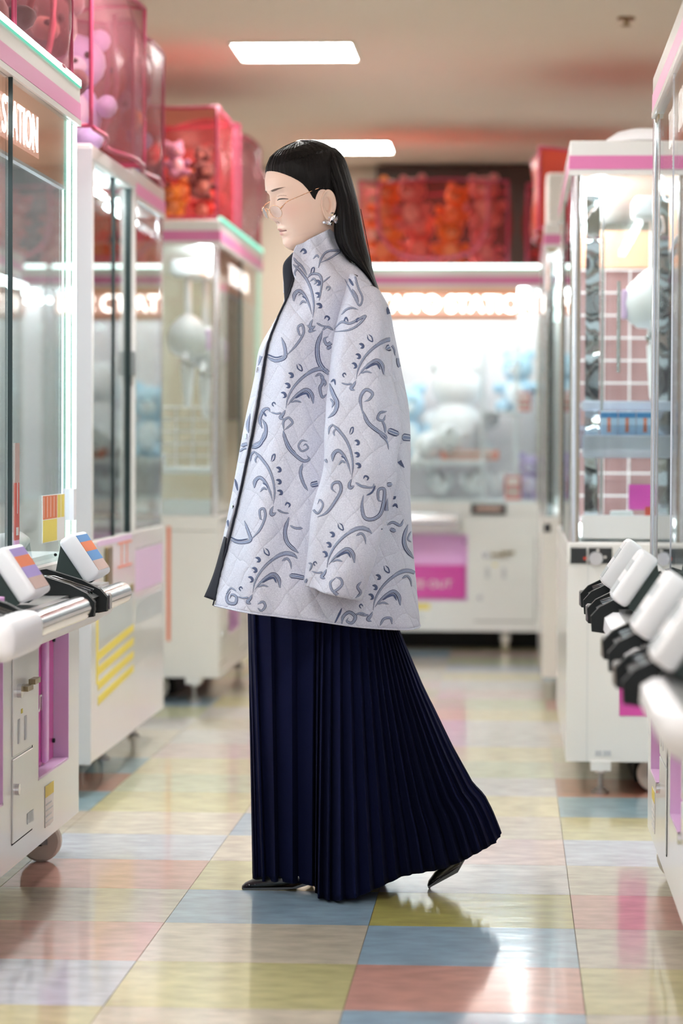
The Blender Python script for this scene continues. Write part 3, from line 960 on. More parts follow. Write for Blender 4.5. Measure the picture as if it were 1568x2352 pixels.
MB().box(-0.57, -0.56, 0.05, 0.80, 1.69, 1.82).build('inner_header', M_SIGN, m_r2)
wg = wire_grid(m_r2, 'wire_rack', 0.0, 0.74, 0.80, 1.68, 0.0, 8, 11, 0.0035)
wg.location = (-0.55, 0.06, 0)
wg.rotation_euler = (0, 0, math.pi / 2)
MB().box(0.50, 0.52, 0.20, 0.30, 0.855, 0.935).build('notice_card', M_MAGENTA, m_r2)
nc = MB().box(0.86, 0.862, 0.235, 0.275, 0.845, 0.872).box(0.86, 0.862, 0.28, 0.32, 0.845, 0.872).build('notice_card', M_RED, m_r2)
MB().box(0.86, 0.8621, 0.235, 0.275, 0.812, 0.845).box(0.86, 0.8621, 0.28, 0.32, 0.812, 0.845).build('notice_card_foot', M_YELLOW, m_r2)
MB().rbox(0.84, 0.87, 0.13, 0.20, 0.80, 0.86, 0.006, 2).build('sensor_box', M_WHITE2, m_r2)
MB().box(0.80, 0.90, 0.045, 0.80, 0.776, 0.845).build('field_edge', M_WHITE2, m_r2)
MB().box(0.30, 0.32, 0.33, 0.355, 0.90, 1.40).box(0.30, 0.32, 0.33, 0.60, 1.38, 1.405).build('goal_frame', M_WHITE2, m_r2)
# rippled mirror strip behind the near corner
rp = [[(0.60 + 0.004 * math.sin(z * 29), 0.058, 0.80 + z), (0.60 + 0.004 * math.sin(z * 23 + 1), 0.102, 0.80 + z), (0.59, 0.102, 0.80 + z), (0.59, 0.058, 0.80 + z)] for z in [k * 1.04 / 80 for k in range(81)]]
M_RIPPLE = mat('rippled_mirror', lin(196, 200, 202), 0.05, metal=1.0, bump=(5, 0.25, 0.03), stretch=(1, 1, 0.6))
MB().loft(rp, True, True).build('rippled_mirror', M_RIPPLE, m_r2, smooth=40)
MB().cyl((0.78, 0.105, 0.80), (0.78, 0.105, 1.86), 0.005, 8).cyl((0.78, 0.155, 1.28), (0.78, 0.155, 1.56), 0.006, 8).build('rod', M_CHROME, m_r2, smooth=50)
# white dome on its roof
dm = empty('roof_dome', (0.40, 8.42, H_TOP))
tag(dm, 'low white round dome on the roof of the right machine', 'dome')
MB().loft([[(r * math.cos(2 * math.pi * k / 32), r * math.sin(2 * math.pi * k / 32), z) for k in range(32)] for r, z in ((0.075, 0.008), (0.125, 0.008), (0.115, 0.022), (0.085, 0.042), (0.045, 0.052), (0.002, 0.054))], True, True).build('shell', M_WHITE2, dm, smooth=50)
MB().loft([[(r * math.cos(2 * math.pi * k / 32), r * math.sin(2 * math.pi * k / 32), z) for k in range(32)] for r, z in ((0.07, 0.0), (0.07, 0.008))], True, True).build('foot_ring', M_GASKET, dm, smooth=50)

m_r3 = crane_machine('white crane machine at right, mostly hidden behind the one with side controls', (0.128, 12.2, 0), RIGHT, 1.83, 0.85, feet_front=True,
                     posts=('chrome', 'acrylic'), sign=True, claws=(), doors=(), coins=())
MB().box(0.915, 0.918, 0.004, 0.034, 0.70, 0.735).build('control_plate', M_BLACK, m_r3)
wb_ = tag(MB().rbox(0.135, 0.40, 11.30, 11.62, H_TOP, 2.185, 0.008, 1).build('storage_box', M_PAPER), 'upright white carton on the hidden right machine', 'box')

# back row facing the viewer
def back_row(label, cx, w, claws=()):
    return crane_machine(label, (cx, 14.05, 0), 0.0, w, 0.85, doors=((-w / 2 + 0.17, -w / 2 + 0.615),), coins=((w / 2 - 0.35, w / 2 - 0.04),),
                         led_top=M_LEDW, posts=('chrome', 'chrome'), split=False, claws=claws, sign_dx=0.05, fill_tube='rear', back_board=mat('back_board_pale', lin(232, 222, 224), 0.6, vary=0.08, vscale=3),
                         consoles=(dict(x0=-w / 2 + 0.05, x1=w / 2 - 0.42, tray_x=(), boxes=()),))


B1C, B1W = -0.34, 1.00
m_b1 = back_row('white crane machine at the back facing the viewer, brightly lit and full of prizes', B1C, B1W)
caution_label(m_b1, -0.20, 0.14)
MB().box(-0.48, 0.48, 0.20, 0.80, 0.002, H_BASE - 0.002).build('underside_shade', M_DARK, m_b1)  # dark block fills the shaded gap below the cabinet
MB().rbox(0.13, 0.31, -0.02, 0.0, 0.705, 0.760, 0.004, 1).build('bill_slot', M_BLACK, m_b1)
MB().box(0.155, 0.285, -0.0215, -0.02, 0.722, 0.745).build('bill_slot_label', M_TAUPE, m_b1)
m_b2 = back_row('white crane machine in the back row, seen through the glass of the right row', 0.672, 1.00)
m_b3 = back_row('white crane machine at the right end of the back row, mirrored in the left glass', 1.684, 1.00)

# ------------------------------------------------------------------ prizes
PLUSH = {}


def plush_mesh(key, c1, c2):
    """sitting stuffed animal: body, head, ears, limbs, muzzle, eyes"""
    if key in PLUSH:
        return PLUSH[key]
    q = MB()
    q.ball((0, 0, 0.075), 0.075, 0.065, 0.085)
    q.ball((0, -0.012, 0.195), 0.072, 0.064, 0.064)
    for s in (-1, 1):
        q.ball((s * 0.052, 0.0, 0.252), 0.026, 0.016, 0.026, 10, 6)
        q.ball((s * 0.082, -0.03, 0.105), 0.024, 0.05, 0.026, 10, 6)
        q.ball((s * 0.050, -0.07, 0.025), 0.032, 0.05, 0.028, 10, 6)
        q.ball((s * 0.026, -0.070, 0.208), 0.007, 0.005, 0.008, 8, 6, mi=2)
    q.ball((0, -0.066, 0.182), 0.030, 0.022, 0.022, 10, 6, mi=1)
    q.ball((0, -0.086, 0.190), 0.008, 0.005, 0.006, 8, 6, mi=2)
    q.ball((0, -0.052, 0.080), 0.045, 0.022, 0.055, 10, 6, mi=1)
    me = q.mesh('plush_toy', True)
    fz = dict(bump=(90, 0.5, 0.004), sheen=0.4, vary=0.06, vscale=30)
    me.materials.append(mat('plush_' + key, c1, 0.9, **fz))
    me.materials.append(mat('plush_light_' + key, c2, 0.9, **fz))
    me.materials.append(mat('plush_eye', lin(30, 24, 22), 0.3, vary=0.1))
    PLUSH[key] = me
    return me


PC = {'white': (lin(244, 244, 248), lin(250, 240, 240)), 'pale blue': (lin(178, 214, 236), lin(235, 244, 250)), 'pink': (lin(238, 170, 190), lin(250, 220, 226)),
      'orange': (lin(246, 150, 50), lin(250, 204, 140)), 'yellow': (lin(240, 190, 70), lin(250, 226, 160)), 'brown': (lin(96, 60, 60), lin(200, 160, 150)),
      'lilac': (lin(196, 176, 224), lin(230, 222, 244)), 'red': (lin(206, 52, 44), lin(240, 200, 190)), 'rose': (lin(226, 140, 140), lin(244, 200, 196))}


def plush(col, label, loc, s=1.0, rot=(0, 0, 0), group='stuffed toys'):
    o = bpy.data.objects.new('plush_toy', plush_mesh(col, *PC[col]))
    COL.objects.link(o)
    o.location = loc
    o.scale = (s, s, s)
    o.rotation_euler = rot
    tag(o, label, 'plush toy', group)
    return o


FZ = H_GLASS0 + 0.012
yB = 14.05
# big prizes of the bright back machine
plush('white', 'large white plush toy filling the middle of the bright back machine', (-0.30, yB + 0.52, 0.985), 2.0, (0, 0, 2.75))
plush('pale blue', 'pale blue plush toy at the upper right of the bright back machine', (0.03, yB + 0.48, 1.24), 1.2, (0, 0, -0.3))
plush('white', 'white plush toy lying under the shelf, left of its two neighbours', (-0.36, yB + 0.30, FZ + 0.05), 0.75, (-1.3, 0, 0.3))
plush('white', 'white plush toy lying under the shelf, middle of three', (-0.22, yB + 0.28, FZ + 0.05), 0.75, (-1.3, 0, -0.35))
plush('white', 'white plush toy lying under the shelf beside the red prize box', (-0.09, yB + 0.30, FZ + 0.05), 0.70, (-1.3, 0, -0.5))
plush('white', 'white plush toy resting on the shelf left of the middle', (-0.50, yB + 0.32, 1.03), 1.1, (1.2, 0.2, 0.9))
plush('pale blue', 'pale blue plush toy behind the big white one', (-0.58, yB + 0.62, 0.985), 1.5, (0, 0, 0.1))
plush('lilac', 'lilac plush toy standing beside the red prize box in the back machine', (0.10, yB + 0.30, FZ), 0.9, (0, 0, -0.2))
sh = empty('shelf_in_back_machine', (B1C, yB, 0))
MB().rbox(-0.44, 0.20, 0.16, 0.72, 0.957, 0.985, 0.004, 1).build('shelf_board', M_WHITE2, sh)
for x in (-0.43, 0.185, 0.36):
    for y in (0.18, 0.70):
        MB().cyl((x, y, FZ), (x, y, 1.66), 0.010, 10).build('upright', M_WHITE2, sh, smooth=50)
MB().rbox(0.17, 0.40, 0.16, 0.72, 1.225, 1.24, 0.003, 1).build('shelf_board', M_WHITE2, sh)
sh.name = 'shelf_rack'
tag(sh, 'white shelf rack standing inside the bright back machine', 'shelf')


def prize_box(label, x, y, z, w, d, h, m, rz=0.0, face=None, group='prize boxes'):
    o = empty('prize_box', (x, y, z), rz)
    MB().rbox(-w / 2, w / 2, -d / 2, d / 2, 0, h, 0.002, 1).build('carton', m, o)
    MB().box(-w * 0.40, w * 0.40, -d / 2 - 0.001, -d / 2, h * 0.12, h * 0.55).build('printed_front', face or M_TAUPE, o)
    MB().box(-w * 0.40, w * 0.40, -d / 2 - 0.001, -d / 2, h * 0.66, h * 0.88).build('printed_title', M_PAPER, o)
    tag(o, label, 'box', group)


prize_box('red prize box low in the back machine beside the white toys', 0.005, yB + 0.20, FZ, 0.085, 0.06, 0.125, M_RED)
prize_box('small red prize box on the upper shelf of the back machine', 0.055, yB + 0.28, 1.24 - 0.11 + 0.11, 0.08, 0.06, 0.10, M_RED)
prize_box('long red prize box lying across the big white toy', -0.22, yB + 0.20, 0.985, 0.30, 0.05, 0.05, M_CORAL)
plush('pink', 'pink plush toy in the back-row machine behind the right row', (0.62, yB + 0.4, FZ), 1.7, (0, 0, 0.2))
plush('white', 'white plush toy in the back-row machine behind the right row', (0.92, yB + 0.4, FZ), 1.9, (0, 0, -0.2))
plush('pale blue', 'pale blue plush toy in the rightmost back-row machine', (1.55, yB + 0.4, FZ), 1.9, (0, 0, 0.2))
plush('white', 'white plush toy in the rightmost back-row machine', (1.95, yB + 0.4, FZ), 1.8, (0, 0, -0.2))
# blue cartons on the clear tray of the right machine
M_SKYBOX = mat('sky_blue_carton', lin(186, 214, 240), 0.45, vary=0.08)
for i in range(4):
    o = empty('prize_box', (0.295 + 0.055 * i, 9.16 - 0.775, 1.09))
    MB().rbox(-0.026, 0.026, -0.02, 0.02, 0, 0.072, 0.0015, 1).build('carton', M_SKYBOX, o)
    MB().box(-0.026, 0.026, -0.0206, -0.02, 0.052, 0.068).build('printed_title', M_BLUE, o)
    MB().ball((0, -0.020, 0.047), 0.006, 0.001, 0.007, 10, 6, mi=0).prism([(-0.006, 0.008), (0.006, 0.008), (0.005, 0.040), (-0.005, 0.040)], 1, -0.0208, -0.02).build('printed_figure', M_CORAL, o)
    tag(o, 'small blue carton on the clear tray, %s from the left' % ('first', 'second', 'third', 'fourth')[i], 'box', 'blue cartons on the tray')
# toys inside the near left machine and the framed one
plush('lilac', 'lilac plush toy inside the near left machine', (-1.50, 6.35, FZ), 1.2, (0, 0, 1.4))
plush('pale blue', 'pale blue plush toy inside the near left machine', (-1.48, 6.70, FZ), 1.1, (0, 0, 1.2))
plush('white', 'white plush toy inside the near left machine', (-1.62, 6.05, FZ), 1.3, (0, 0, 1.6))
plush('yellow', 'yellow plush toy high in the framed machine with yellow stripes', (-1.62, 8.40, 1.50), 1.3, (0, 0, 1.5))
plush('white', 'white plush toy in the framed machine with yellow stripes', (-1.62, 8.60, FZ), 1.5, (0, 0, 1.5))
plush('pale blue', 'pale blue plush toy in the narrow machine at left', (-1.68, 9.45, FZ), 1.6, (0, 0, 1.5))
hk = tag(MB().rbox(-1.70, -1.50, 8.15, 8.75, 1.475, 1.50, 0.004, 1).build('hanging_shelf', M_WHITE2), 'narrow white shelf under the yellow toy in the framed machine', 'shelf')

# ------------------------------------------------------------------ bags on the roofs
M_FILM = mat_film('red_vinyl', lin(152, 46, 56), (1.0, 0.68, 0.62, 1), 0.20)
M_FILMP = mat_film('rose_vinyl', lin(152, 96, 108), (0.96, 0.76, 0.77, 1), 0.34)
M_PIPE = mat('pink_piping', lin(172, 58, 90), 0.4, vary=0.06)
M_STRAP = mat('pink_strap', lin(200, 88, 112), 0.5, vary=0.06)


def roof_bag(label, x0, x1, y0, y1, z0, z1, film, slump=0.02, strap=True, seed=1):
    """soft translucent vinyl storage bag, piped edges"""
    o = empty('storage_bag', ((x0 + x1) / 2, (y0 + y1) / 2, z0))
    hx, hy, h = (x1 - x0) / 2, (y1 - y0) / 2, z1 - z0
    rg = random.Random(seed)
    ph = [rg.uniform(0, 6) for _ in range(6)]
    rings = []
    nz, nk = 10, 12
    def ringpts(t):
        k = 1 + 0.05 * math.sin(math.pi * t) * slump / 0.02
        pts = []
        for e in range(4):
            for i in range(nk):
                s = -1 + 2 * i / nk
                x, y = ((s, -1), (1, s), (-s, 1), (-1, -s))[e]
                b = (1 - s * s)
                w = slump * b * (math.sin(s * 5 + ph[e] + t * 3) * 0.6 + math.sin(t * 7 + ph[e + 1]) * 0.5)
                nx, ny = ((0, -1), (1, 0), (0, 1), (-1, 0))[e]
                zz = h * t + (slump * 0.8 * math.sin(s * 3 + ph[e]) * b if t > 0.95 else 0)
                pts.append((x * hx * (1 + (k - 1) * b) + nx * w, y * hy * (1 + (k - 1) * b) + ny * w, zz))
        return pts
    for j in range(nz + 1):
        rings.append(ringpts(j / nz))
    q = MB().loft(rings, True, False)
    top = rings[-1]
    q._add([(0, 0, h - slump)] + top, [(0, 1 + i, 1 + (i + 1) % len(top)) for i in range(len(top))])
    q.build('vinyl_skin', film, o, smooth=50)
    for c in (0, nk, 2 * nk, 3 * nk):
        MB().tube([r[c] for r in rings], 0.007, 6).build('corner_piping', M_PIPE, o, smooth=True)
    MB().tube(rings[-1], 0.007, 6, closed=True).build('rim_piping', M_PIPE, o, smooth=True)
    MB().tube(rings[0], 0.007, 6, closed=True).build('base_piping', M_PIPE, o, smooth=True)
    if strap:
        for fy in (-1, 1):
            pts = [(-hx * 0.72, fy * (hy * 1.06 + 0.006), h * 0.98), (-hx * 0.72, fy * (hy * 1.10 + 0.008), h * 0.45), (-hx * 0.5, fy * (hy * 1.10 + 0.01), h * 0.16), (0, fy * (hy * 1.10 + 0.01), h * 0.08),
                   (hx * 0.5, fy * (hy * 1.10 + 0.01), h * 0.16), (hx * 0.72, fy * (hy * 1.10 + 0.008), h * 0.45), (hx * 0.72, fy * (hy * 1.06 + 0.006), h * 0.98)]
            pts = [tuple(p) for p in catmull(pts, 24)]
            MB().tube(pts, 0.010, 6).build('strap', M_STRAP, o, smooth=True)
    tag(o, label, 'bag', 'vinyl bags on the machine roofs')
    return o


def fill(x0, x1, y0, y1, z0, z1, cols, n, where, s=1.0, seed=3):
    rg = random.Random(seed)
    ords = ['first', 'second', 'third', 'fourth', 'fifth', 'sixth', 'seventh', 'eighth', 'ninth', 'tenth', 'eleventh', 'twelfth', 'thirteenth', 'fourteenth']
    cnt = {}
    for i in range(n):
        c = cols[i % len(cols)]
        nx = max(1, int(round(math.sqrt(n * (x1 - x0) / max(0.05, (z1 - z0))))))
        ix, iz = i % nx, i // nx
        nz = math.ceil(n / nx)
        x = x0 + (x1 - x0) * (ix + 0.5) / nx + rg.uniform(-.01, .01)
        z = z0 + (z1 - z0) * iz / nz + 0.005
        y = y0 + (y1 - y0) * (0.5 + (0.16 if (ix + iz) % 2 else -0.16))
        cnt[c] = cnt.get(c, 0) + 1
        plush(c, '%s %s plush toy in the %s' % (ords[cnt[c] - 1], c, where), (x, y, z), s * rg.uniform(0.9, 1.1), (rg.uniform(-.2, .2), rg.uniform(-.3, .3), rg.uniform(-.5, .5)), 'toys in the ' + where)


TP = H_TOP + 0.012
roof_bag('red and pink vinyl bag with bulky stuffed animals on the nearest left machine', -1.90, -1.135, 6.15, 6.95, TP, 2.50, M_FILMP, 0.03, seed=2)
plush('brown', 'big brown plush bear in the vinyl bag on the nearest left machine', (-1.36, 6.72, TP + 0.01), 1.35, (0, 0.15, 0.9), 'toys in the nearest left bag')
plush('brown', 'brown plush bear farther in the bag on the nearest left machine', (-1.66, 6.42, TP + 0.01), 1.35, (0, 0, 0.6), 'toys in the nearest left bag')
plush('lilac', 'lilac plush toy in the vinyl bag on the nearest left machine', (-1.62, 6.76, TP + 0.01), 1.1, (0, 0, 0.3), 'toys in the nearest left bag')
roof_bag('tall rose vinyl bag over the framed machine, bulging toward the aisle', -1.95, -1.20, 7.70, 8.82, 1.96, 2.47, M_FILMP, 0.04, seed=5)
plush('brown', 'dark brown plush toy in the rose bag over the framed machine', (-1.45, 7.90, 1.97), 1.6, (0, 0.2, 0.4), 'toys in the rose bag')
plush('lilac', 'lilac plush toy in the rose bag over the framed machine', (-1.40, 8.45, 1.97), 1.4, (0, 0.1, 0.2), 'toys in the rose bag')
plush('pink', 'pink plush toy in the rose bag over the framed machine', (-1.72, 8.25, 1.97), 1.5, (0, 0.1, 0.2), 'toys in the rose bag')
roof_bag('rose vinyl bag with orange toys on the narrow left machine', -1.85, -1.262, 8.99, 9.78, TP, 2.45, M_FILMP, 0.02, seed=8)
plush('orange', 'large orange plush toy in the bag on the narrow left machine', (-1.42, 9.18, TP + 0.01), 1.5, (0, 0, 0.3), 'toys in the narrow machine bag')
plush('yellow', 'yellow plush toy in the bag on the narrow left machine', (-1.66, 9.30, TP + 0.01), 1.4, (0, 0, 0.3), 'toys in the narrow machine bag')
plush('lilac', 'lilac plush toy in the bag on the narrow left machine', (-1.40, 9.58, TP + 0.01), 1.2, (0, 0, 0.1), 'toys in the narrow machine bag')
roof_bag('square red vinyl bag of small mixed toys on the far left machine', -1.82, -1.215, 11.12, 11.80, TP, 2.44, M_FILM, 0.012, strap=False, seed=11)
fill(-1.62, -1.26, 11.16, 11.5, TP, TP + 0.26, ['orange', 'brown', 'yellow', 'red', 'lilac', 'brown'], 12, 'square red bag', 0.55, seed=4)
roof_bag('pink draped vinyl bag behind the square red one', -1.80, -1.205, 11.95, 12.93, TP, 2.46, M_FILMP, 0.05, strap=False, seed=15)
plush('rose', 'rose plush toy in the pink draped bag', (-1.45, 12.2, TP + 0.01), 1.5, (0, 0, 0.2), 'toys in the draped bag')
plush('pink', 'pink plush toy in the pink draped bag', (-1.45, 12.6, TP + 0.01), 1.5, (0, 0, 0.2), 'toys in the draped bag')
roof_bag('wide red vinyl bag of orange and pink toys on the bright back machine', -0.80, -0.03, 14.10, 14.75, TP, 2.425, M_FILM, 0.015, seed=21)
fill(-0.77, -0.06, 14.14, 14.6, TP, TP + 0.40, ['orange', 'rose', 'orange', 'pink', 'orange', 'rose', 'orange', 'rose'], 8, 'wide red bag', 1.0, seed=9)
roof_bag('dark red vinyl bag on the back-row machine beside the wide one', 0.07, 0.80, 14.12, 14.75, TP, 2.41, M_FILM, 0.015, seed=23)
fill(0.10, 0.76, 14.2, 14.6, TP, TP + 0.36, ['red', 'rose', 'orange', 'red'], 6, 'dark red bag', 0.85, seed=12)
roof_bag('orange-red vinyl bag leaning on the white carton on the hidden right machine', 0.108, 0.75, 11.66, 12.6, TP, 2.33, mat_film('orange_vinyl', lin(216, 80, 56), (1.0, 0.45, 0.28, 1), 0.55), 0.03, strap=False, seed=31)
plush('orange', 'orange plush toy in the bag on the hidden right machine', (0.35, 11.95, TP + 0.01), 1.1, (0, 0, 0.2), 'toys in the hidden machine bag')
# ------------------------------------------------------------------ the person
WY = 6.42                                            # distance of the walking figure
person = empty('person', (at_y(740, 2046, WY).x, WY, 0.0))
tag(person, 'person in an embroidered pale coat, navy pleated skirt and thin glasses walking left', 'person')
PB = Vector(person.location)
PB.z = 0.0


def loc3(v):
    return Vector(v) - PB


M_SKIN = bpy.data.materials.new('skin')
M_SKIN.use_nodes = True
_nt = M_SKIN.node_tree
_b = _nt.nodes['Principled BSDF']
_vc = _nt.nodes.new('ShaderNodeVertexColor')
_vc.layer_name = 'skin_colour'
_nt.links.new(_vc.outputs['Color'], _b.inputs['Base Color'])
_b.inputs['Roughness'].default_value = 0.45
_b.inputs['Subsurface Weight'].default_value = 0.12
_b.inputs['Subsurface Radius'].default_value = (0.012, 0.005, 0.003)
_b.inputs['Subsurface Scale'].default_value = 0.5
M_HAIR = mat('black_hair', lin(12, 9, 9), 0.50, vary=0.35, vscale=60, bump=(60, 0.8, 0.003), stretch=(3.0, 3.0, 0.12), spec=0.18)
M_NAVY = mat('navy_wool', lin(13, 18, 50), 0.9, vary=0.15, vscale=200, bump=(500, 0.3, 0.0006), spec=0.12)
M_LINING = mat('navy_lining', lin(14, 17, 34), 0.8, vary=0.1, vscale=80)
M_SHOE = mat('black_croc_leather', lin(16, 18, 20), 0.28, coat=0.4, vary=0.2, vscale=50)
M_GOLD = mat('gold_wire', lin(226, 176, 140), 0.22, metal=1.0, vary=0.03)
M_SILVER = mat('silver', lin(228, 228, 234), 0.14, metal=1.0, vary=0.03)
M_LENS = mat_glass('lens', (0.97, 0.97, 0.98, 1), 1.7)

# ---- head: stacked cross-sections in its own frame (f forward, y across, v up; mm; origin between the ears)
HY, HP = R(27), R(-16)
HEAD_O = at_y(722, 479, WY)
HM = Matrix.Translation(HEAD_O) @ Matrix.Rotation(HY, 4, 'Z') @ Matrix.Rotation(HP, 4, 'Y') @ Matrix.Rotation(R(2), 4, 'X')


def hp(f, y, v):
    v = v if v > 20 else 20 + (v - 20) * 1.14
    return HM @ Vector((-f / 1000, y / 1000, v / 1000))


def interp(tab, v):
    return float(np.interp(v, [t[0] for t in tab], [t[1] for t in tab]))


FRONT = [(-78, 58), (-72, 74), (-66, 85), (-60, 91.5), (-52, 95), (-44, 94.5), (-36, 94), (-28, 95.5), (-20, 97), (-8, 98.5), (6, 98), (20, 97.5), (34, 97.5), (46, 98), (56, 100), (68, 103), (80, 102.5), (95, 99), (110, 92), (122, 83), (134, 69), (143, 52), (149, 30), (152, 8)]
BACK = [(-78, -30), (-66, -38), (-50, -46), (-30, -58), (0, -76), (30, -86), (60, -90), (85, -88), (105, -80), (122, -68), (134, -54), (143, -40), (149, -24), (152, -6)]
HALF = [(-78, 26), (-72, 34), (-66, 40), (-58, 46), (-48, 52), (-36, 57), (-20, 62), (0, 66), (20, 68.5), (45, 70.5), (70, 72), (90, 70), (108, 64), (122, 55), (134, 44), (143, 31), (149, 18), (152, 6)]
NOSE = [(-9, 0), (-6, 3), (-2, 8), (3, 14), (8, 19), (12, 20.5), (16, 20), (24, 16.5), (34, 12), (44, 7.5), (52, 4.5), (60, 2.0), (70, 0)]
NOSEW = [(-9, 9), (0, 10), (8, 9.5), (14, 8.5), (24, 7.5), (40, 7.5), (60, 9)]


def g(a, s):
    return math.exp(-(a / s) ** 2)


def head_pt(al, v):
    F, B, W = interp(FRONT, v), interp(BACK, v), interp(HALF, v)
    c, s = math.cos(al), math.sin(al)
    fc = min(18.0, F - 6) if v < 120 else (F + B) / 2
    e = 0.86 if v > -40 else 0.95
    cc = math.copysign(abs(c) ** e, c)
    f = fc + (F - fc) * cc if c > 0 else fc + (fc - B) * cc
    y = W * math.copysign(abs(s) ** 0.92, s)
    if c > 0.05:
        w = min(1.0, (c - 0.05) / 0.25)
        d = 0.0
        d += interp(NOSE, v) * g(y, interp(NOSEW, v))
        for sg in (-1, 1):
            d += 6.5 * g(y - sg * 12.5, 6.0) * g(v - 3, 7.5)                  # nostril wings
            d -= 4.0 * g(y - sg * 6.0, 3.2) * g(v + 5, 3.2)                   # nostrils
            d -= 7.5 * g(y - sg * 30, 15) * g(v - 50, 11)                     # eye sockets
            d -= 3.5 * g(y - sg * 14, 7) * g(v - 50, 10)
            d += 6.5 * g(y - sg * 31, 13) * g(v - 47, 8.5)                    # downcast lids
            d += 2.0 * g(y - sg * 28, 20) * g(v - 67, 6)                      # brows
            d += 2.5 * g(y - sg * 46, 18) * g(v - 22, 18)                     # cheekbones
        d += 5.0 * g(v + 19.5, 4.2) * g(y, 17) - 1.2 * g(v + 17, 4) * g(y, 3.5)   # upper lip, cupid's bow
        d += 5.2 * g(v + 30.5, 4.6) * g(y, 15)
        d -= 2.8 * g(v + 24.8, 1.8) * g(y, 21)
        d -= 2.0 * g(v + 39, 5) * g(y, 18)
        d += 2.0 * g(v + 53, 10) * g(y, 16)
        d -= 1.0 * g(v + 11, 6) * g(y, 4)
        f += d * w
    return f, y, v


def lash_v(ay):
    return 44.0 - 0.012 * (ay - 31) ** 2


def head_col(f, y, v, al):
    base = np.array(lin(232, 200, 182)[:3])
    front = math.cos(al) > 0.15
    if not front:
        return base
    ay = abs(y)
    lip = max(g((v + 21) / 1.0, 4.4) * g(y, 17 - 0), g(v + 30, 4.8) * g(y, 16))
    lip = min(1, max(0, (lip - 0.45) * 3))
    c = base * (1 - lip * 0.75) + np.array(lin(196, 128, 122)[:3]) * lip * 0.75
    if abs(v + 25.0) < 1.3 and ay < 22:
        c = c * 0.0 + np.array(lin(130, 78, 74)[:3])
    bl = 0.30 * g(ay - 45, 20) * g(v - 15, 18)
    c = c * (1 - bl) + np.array(lin(232, 168, 156)[:3]) * bl
    lv = lash_v(ay)
    if abs(v - (lv + 8)) < 0.9 and 18 < ay < 46:
        c = c * 0.6 + np.array(lin(176, 130, 116)[:3]) * 0.4
    for sg in (-1, 1):
        nz = g(y - sg * 6.5, 3.0) * g(v + 4.5, 2.6)
        c = c * (1 - 0.7 * nz) + np.array(lin(110, 66, 60)[:3]) * 0.7 * nz
    return c


AL = []
for i in range(160):
    t = -math.pi + 2 * math.pi * i / 160
    AL.append(t - 0.42 * math.sin(t))                # crowd the samples toward the face
VV = list(np.concatenate([np.arange(-78, 122, 1.5), np.linspace(122, 152, 22)]))
body = MB()
cols = []


def add_loft(rings, colr, caps=False):
    body.loft(rings, True, caps)
    for r_ in rings:
        for p_ in r_:
            cols.append(colr)


# head rings carry on downwards as the neck, chest and hips so the figure is one surface
neck_rows = []
skin = tuple(np.array(lin(232, 200, 182)[:3]))


def ellipse_ring(cx, cy, cz, rx, ry, n=160):
    return [(cx - rx * math.cos(a), cy + ry * math.sin(a), cz) for a in AL]


Ny = WY
spine = [(790, 1360, .10, .15), (780, 1290, .125, .17), (775, 1200, .12, .165), (772, 1100, .10, .135), (775, 1000, .105, .135), (780, 900, .115, .150), (778, 800, .115, .170), (770, 720, .100, .170), (762, 665, .08, .140), (750, 630, .058, .080), (742, 605, .050, .055), (735, 580, .047, .050)]
rings = []
for px, py, rx, ry in spine:
    c = at_y(px, py, WY)
    rings.append([tuple(loc3(p)) for p in ellipse_ring(c.x, WY, c.z, rx, ry)])
rcol = [[skin] * 160 for _ in rings]
for v in VV:
    rr, cc = [], []
    for a in AL:
        f, y, vv = head_pt(a, v)
        rr.append(tuple(loc3(hp(f, y, vv))))
        cc.append(tuple(head_col(f, y, vv, a)))
    rings.append(rr)
    rcol.append(cc)
body.loft(rings, True, True)
for r_ in rcol:
    cols += r_


def limb(path, rad):
    n0 = len(body.v)
    body.tube([tuple(loc3(p)) for p in path], rad, 14, True)
    cols.extend([skin] * (len(body.v) - n0))


def wpt(px, py, dy):
    return at_y(px, py, WY + dy)


# legs: front foot flat, rear foot on its toe
FT, RT = wpt(605, 2046, 0.06), wpt(1000, 2030, 0.0)
limb([wpt(770, 1330, 0.09), wpt(735, 1480, 0.09), wpt(700, 1640, 0.08), wpt(672, 1830, 0.07), wpt(668, 1975, 0.06), wpt(655, 2015, 0.06), wpt(610, 2036, 0.06)], [.085, .078, .062, .052, .036, .034, .022])
limb([wpt(800, 1330, -0.08), wpt(828, 1480, -0.05), wpt(858, 1650, -0.01), wpt(930, 1800, 0.02), wpt(1012, 1905, 0.03), wpt(1032, 1945, 0.03)], [.085, .076, .056, .046, .032, .026])
# arms end in hands with five fingers inside the long sleeves
for sg, hx in ((-1, 768), (1, 790)):
    sh_, el, wr = wpt(806, 730, sg * .120), wpt(838, 1010, sg * .27), wpt(hx + 10, 1245, sg * .285)
    pal = wpt(hx, 1290, sg * .285)
    limb([sh_, wpt(828, 870, sg * .220), el, wpt((855 + hx) / 2, 1150, sg * .28), wr, pal], [.036, .042, .040, .036, .026, .034])
    for k, (ln, off) in enumerate(((.040, -.026), (.047, -.009), (.044, .008), (.036, .024))):
        b0 = pal + Vector((off, 0, -.012))
        limb([b0, b0 + Vector((-.004, -sg * .006, -ln * .45)), b0 + Vector((-.008, -sg * .016, -ln * .8)), b0 + Vector((-.010, -sg * .024, -ln))], [.0095, .0090, .0082, .0065])
    b0 = pal + Vector((-.028, 0, .012))
    limb([b0, b0 + Vector((-.014, -sg * .010, -.020)), b0 + Vector((-.016, -sg * .016, -.040))], [.012, .010, .008])


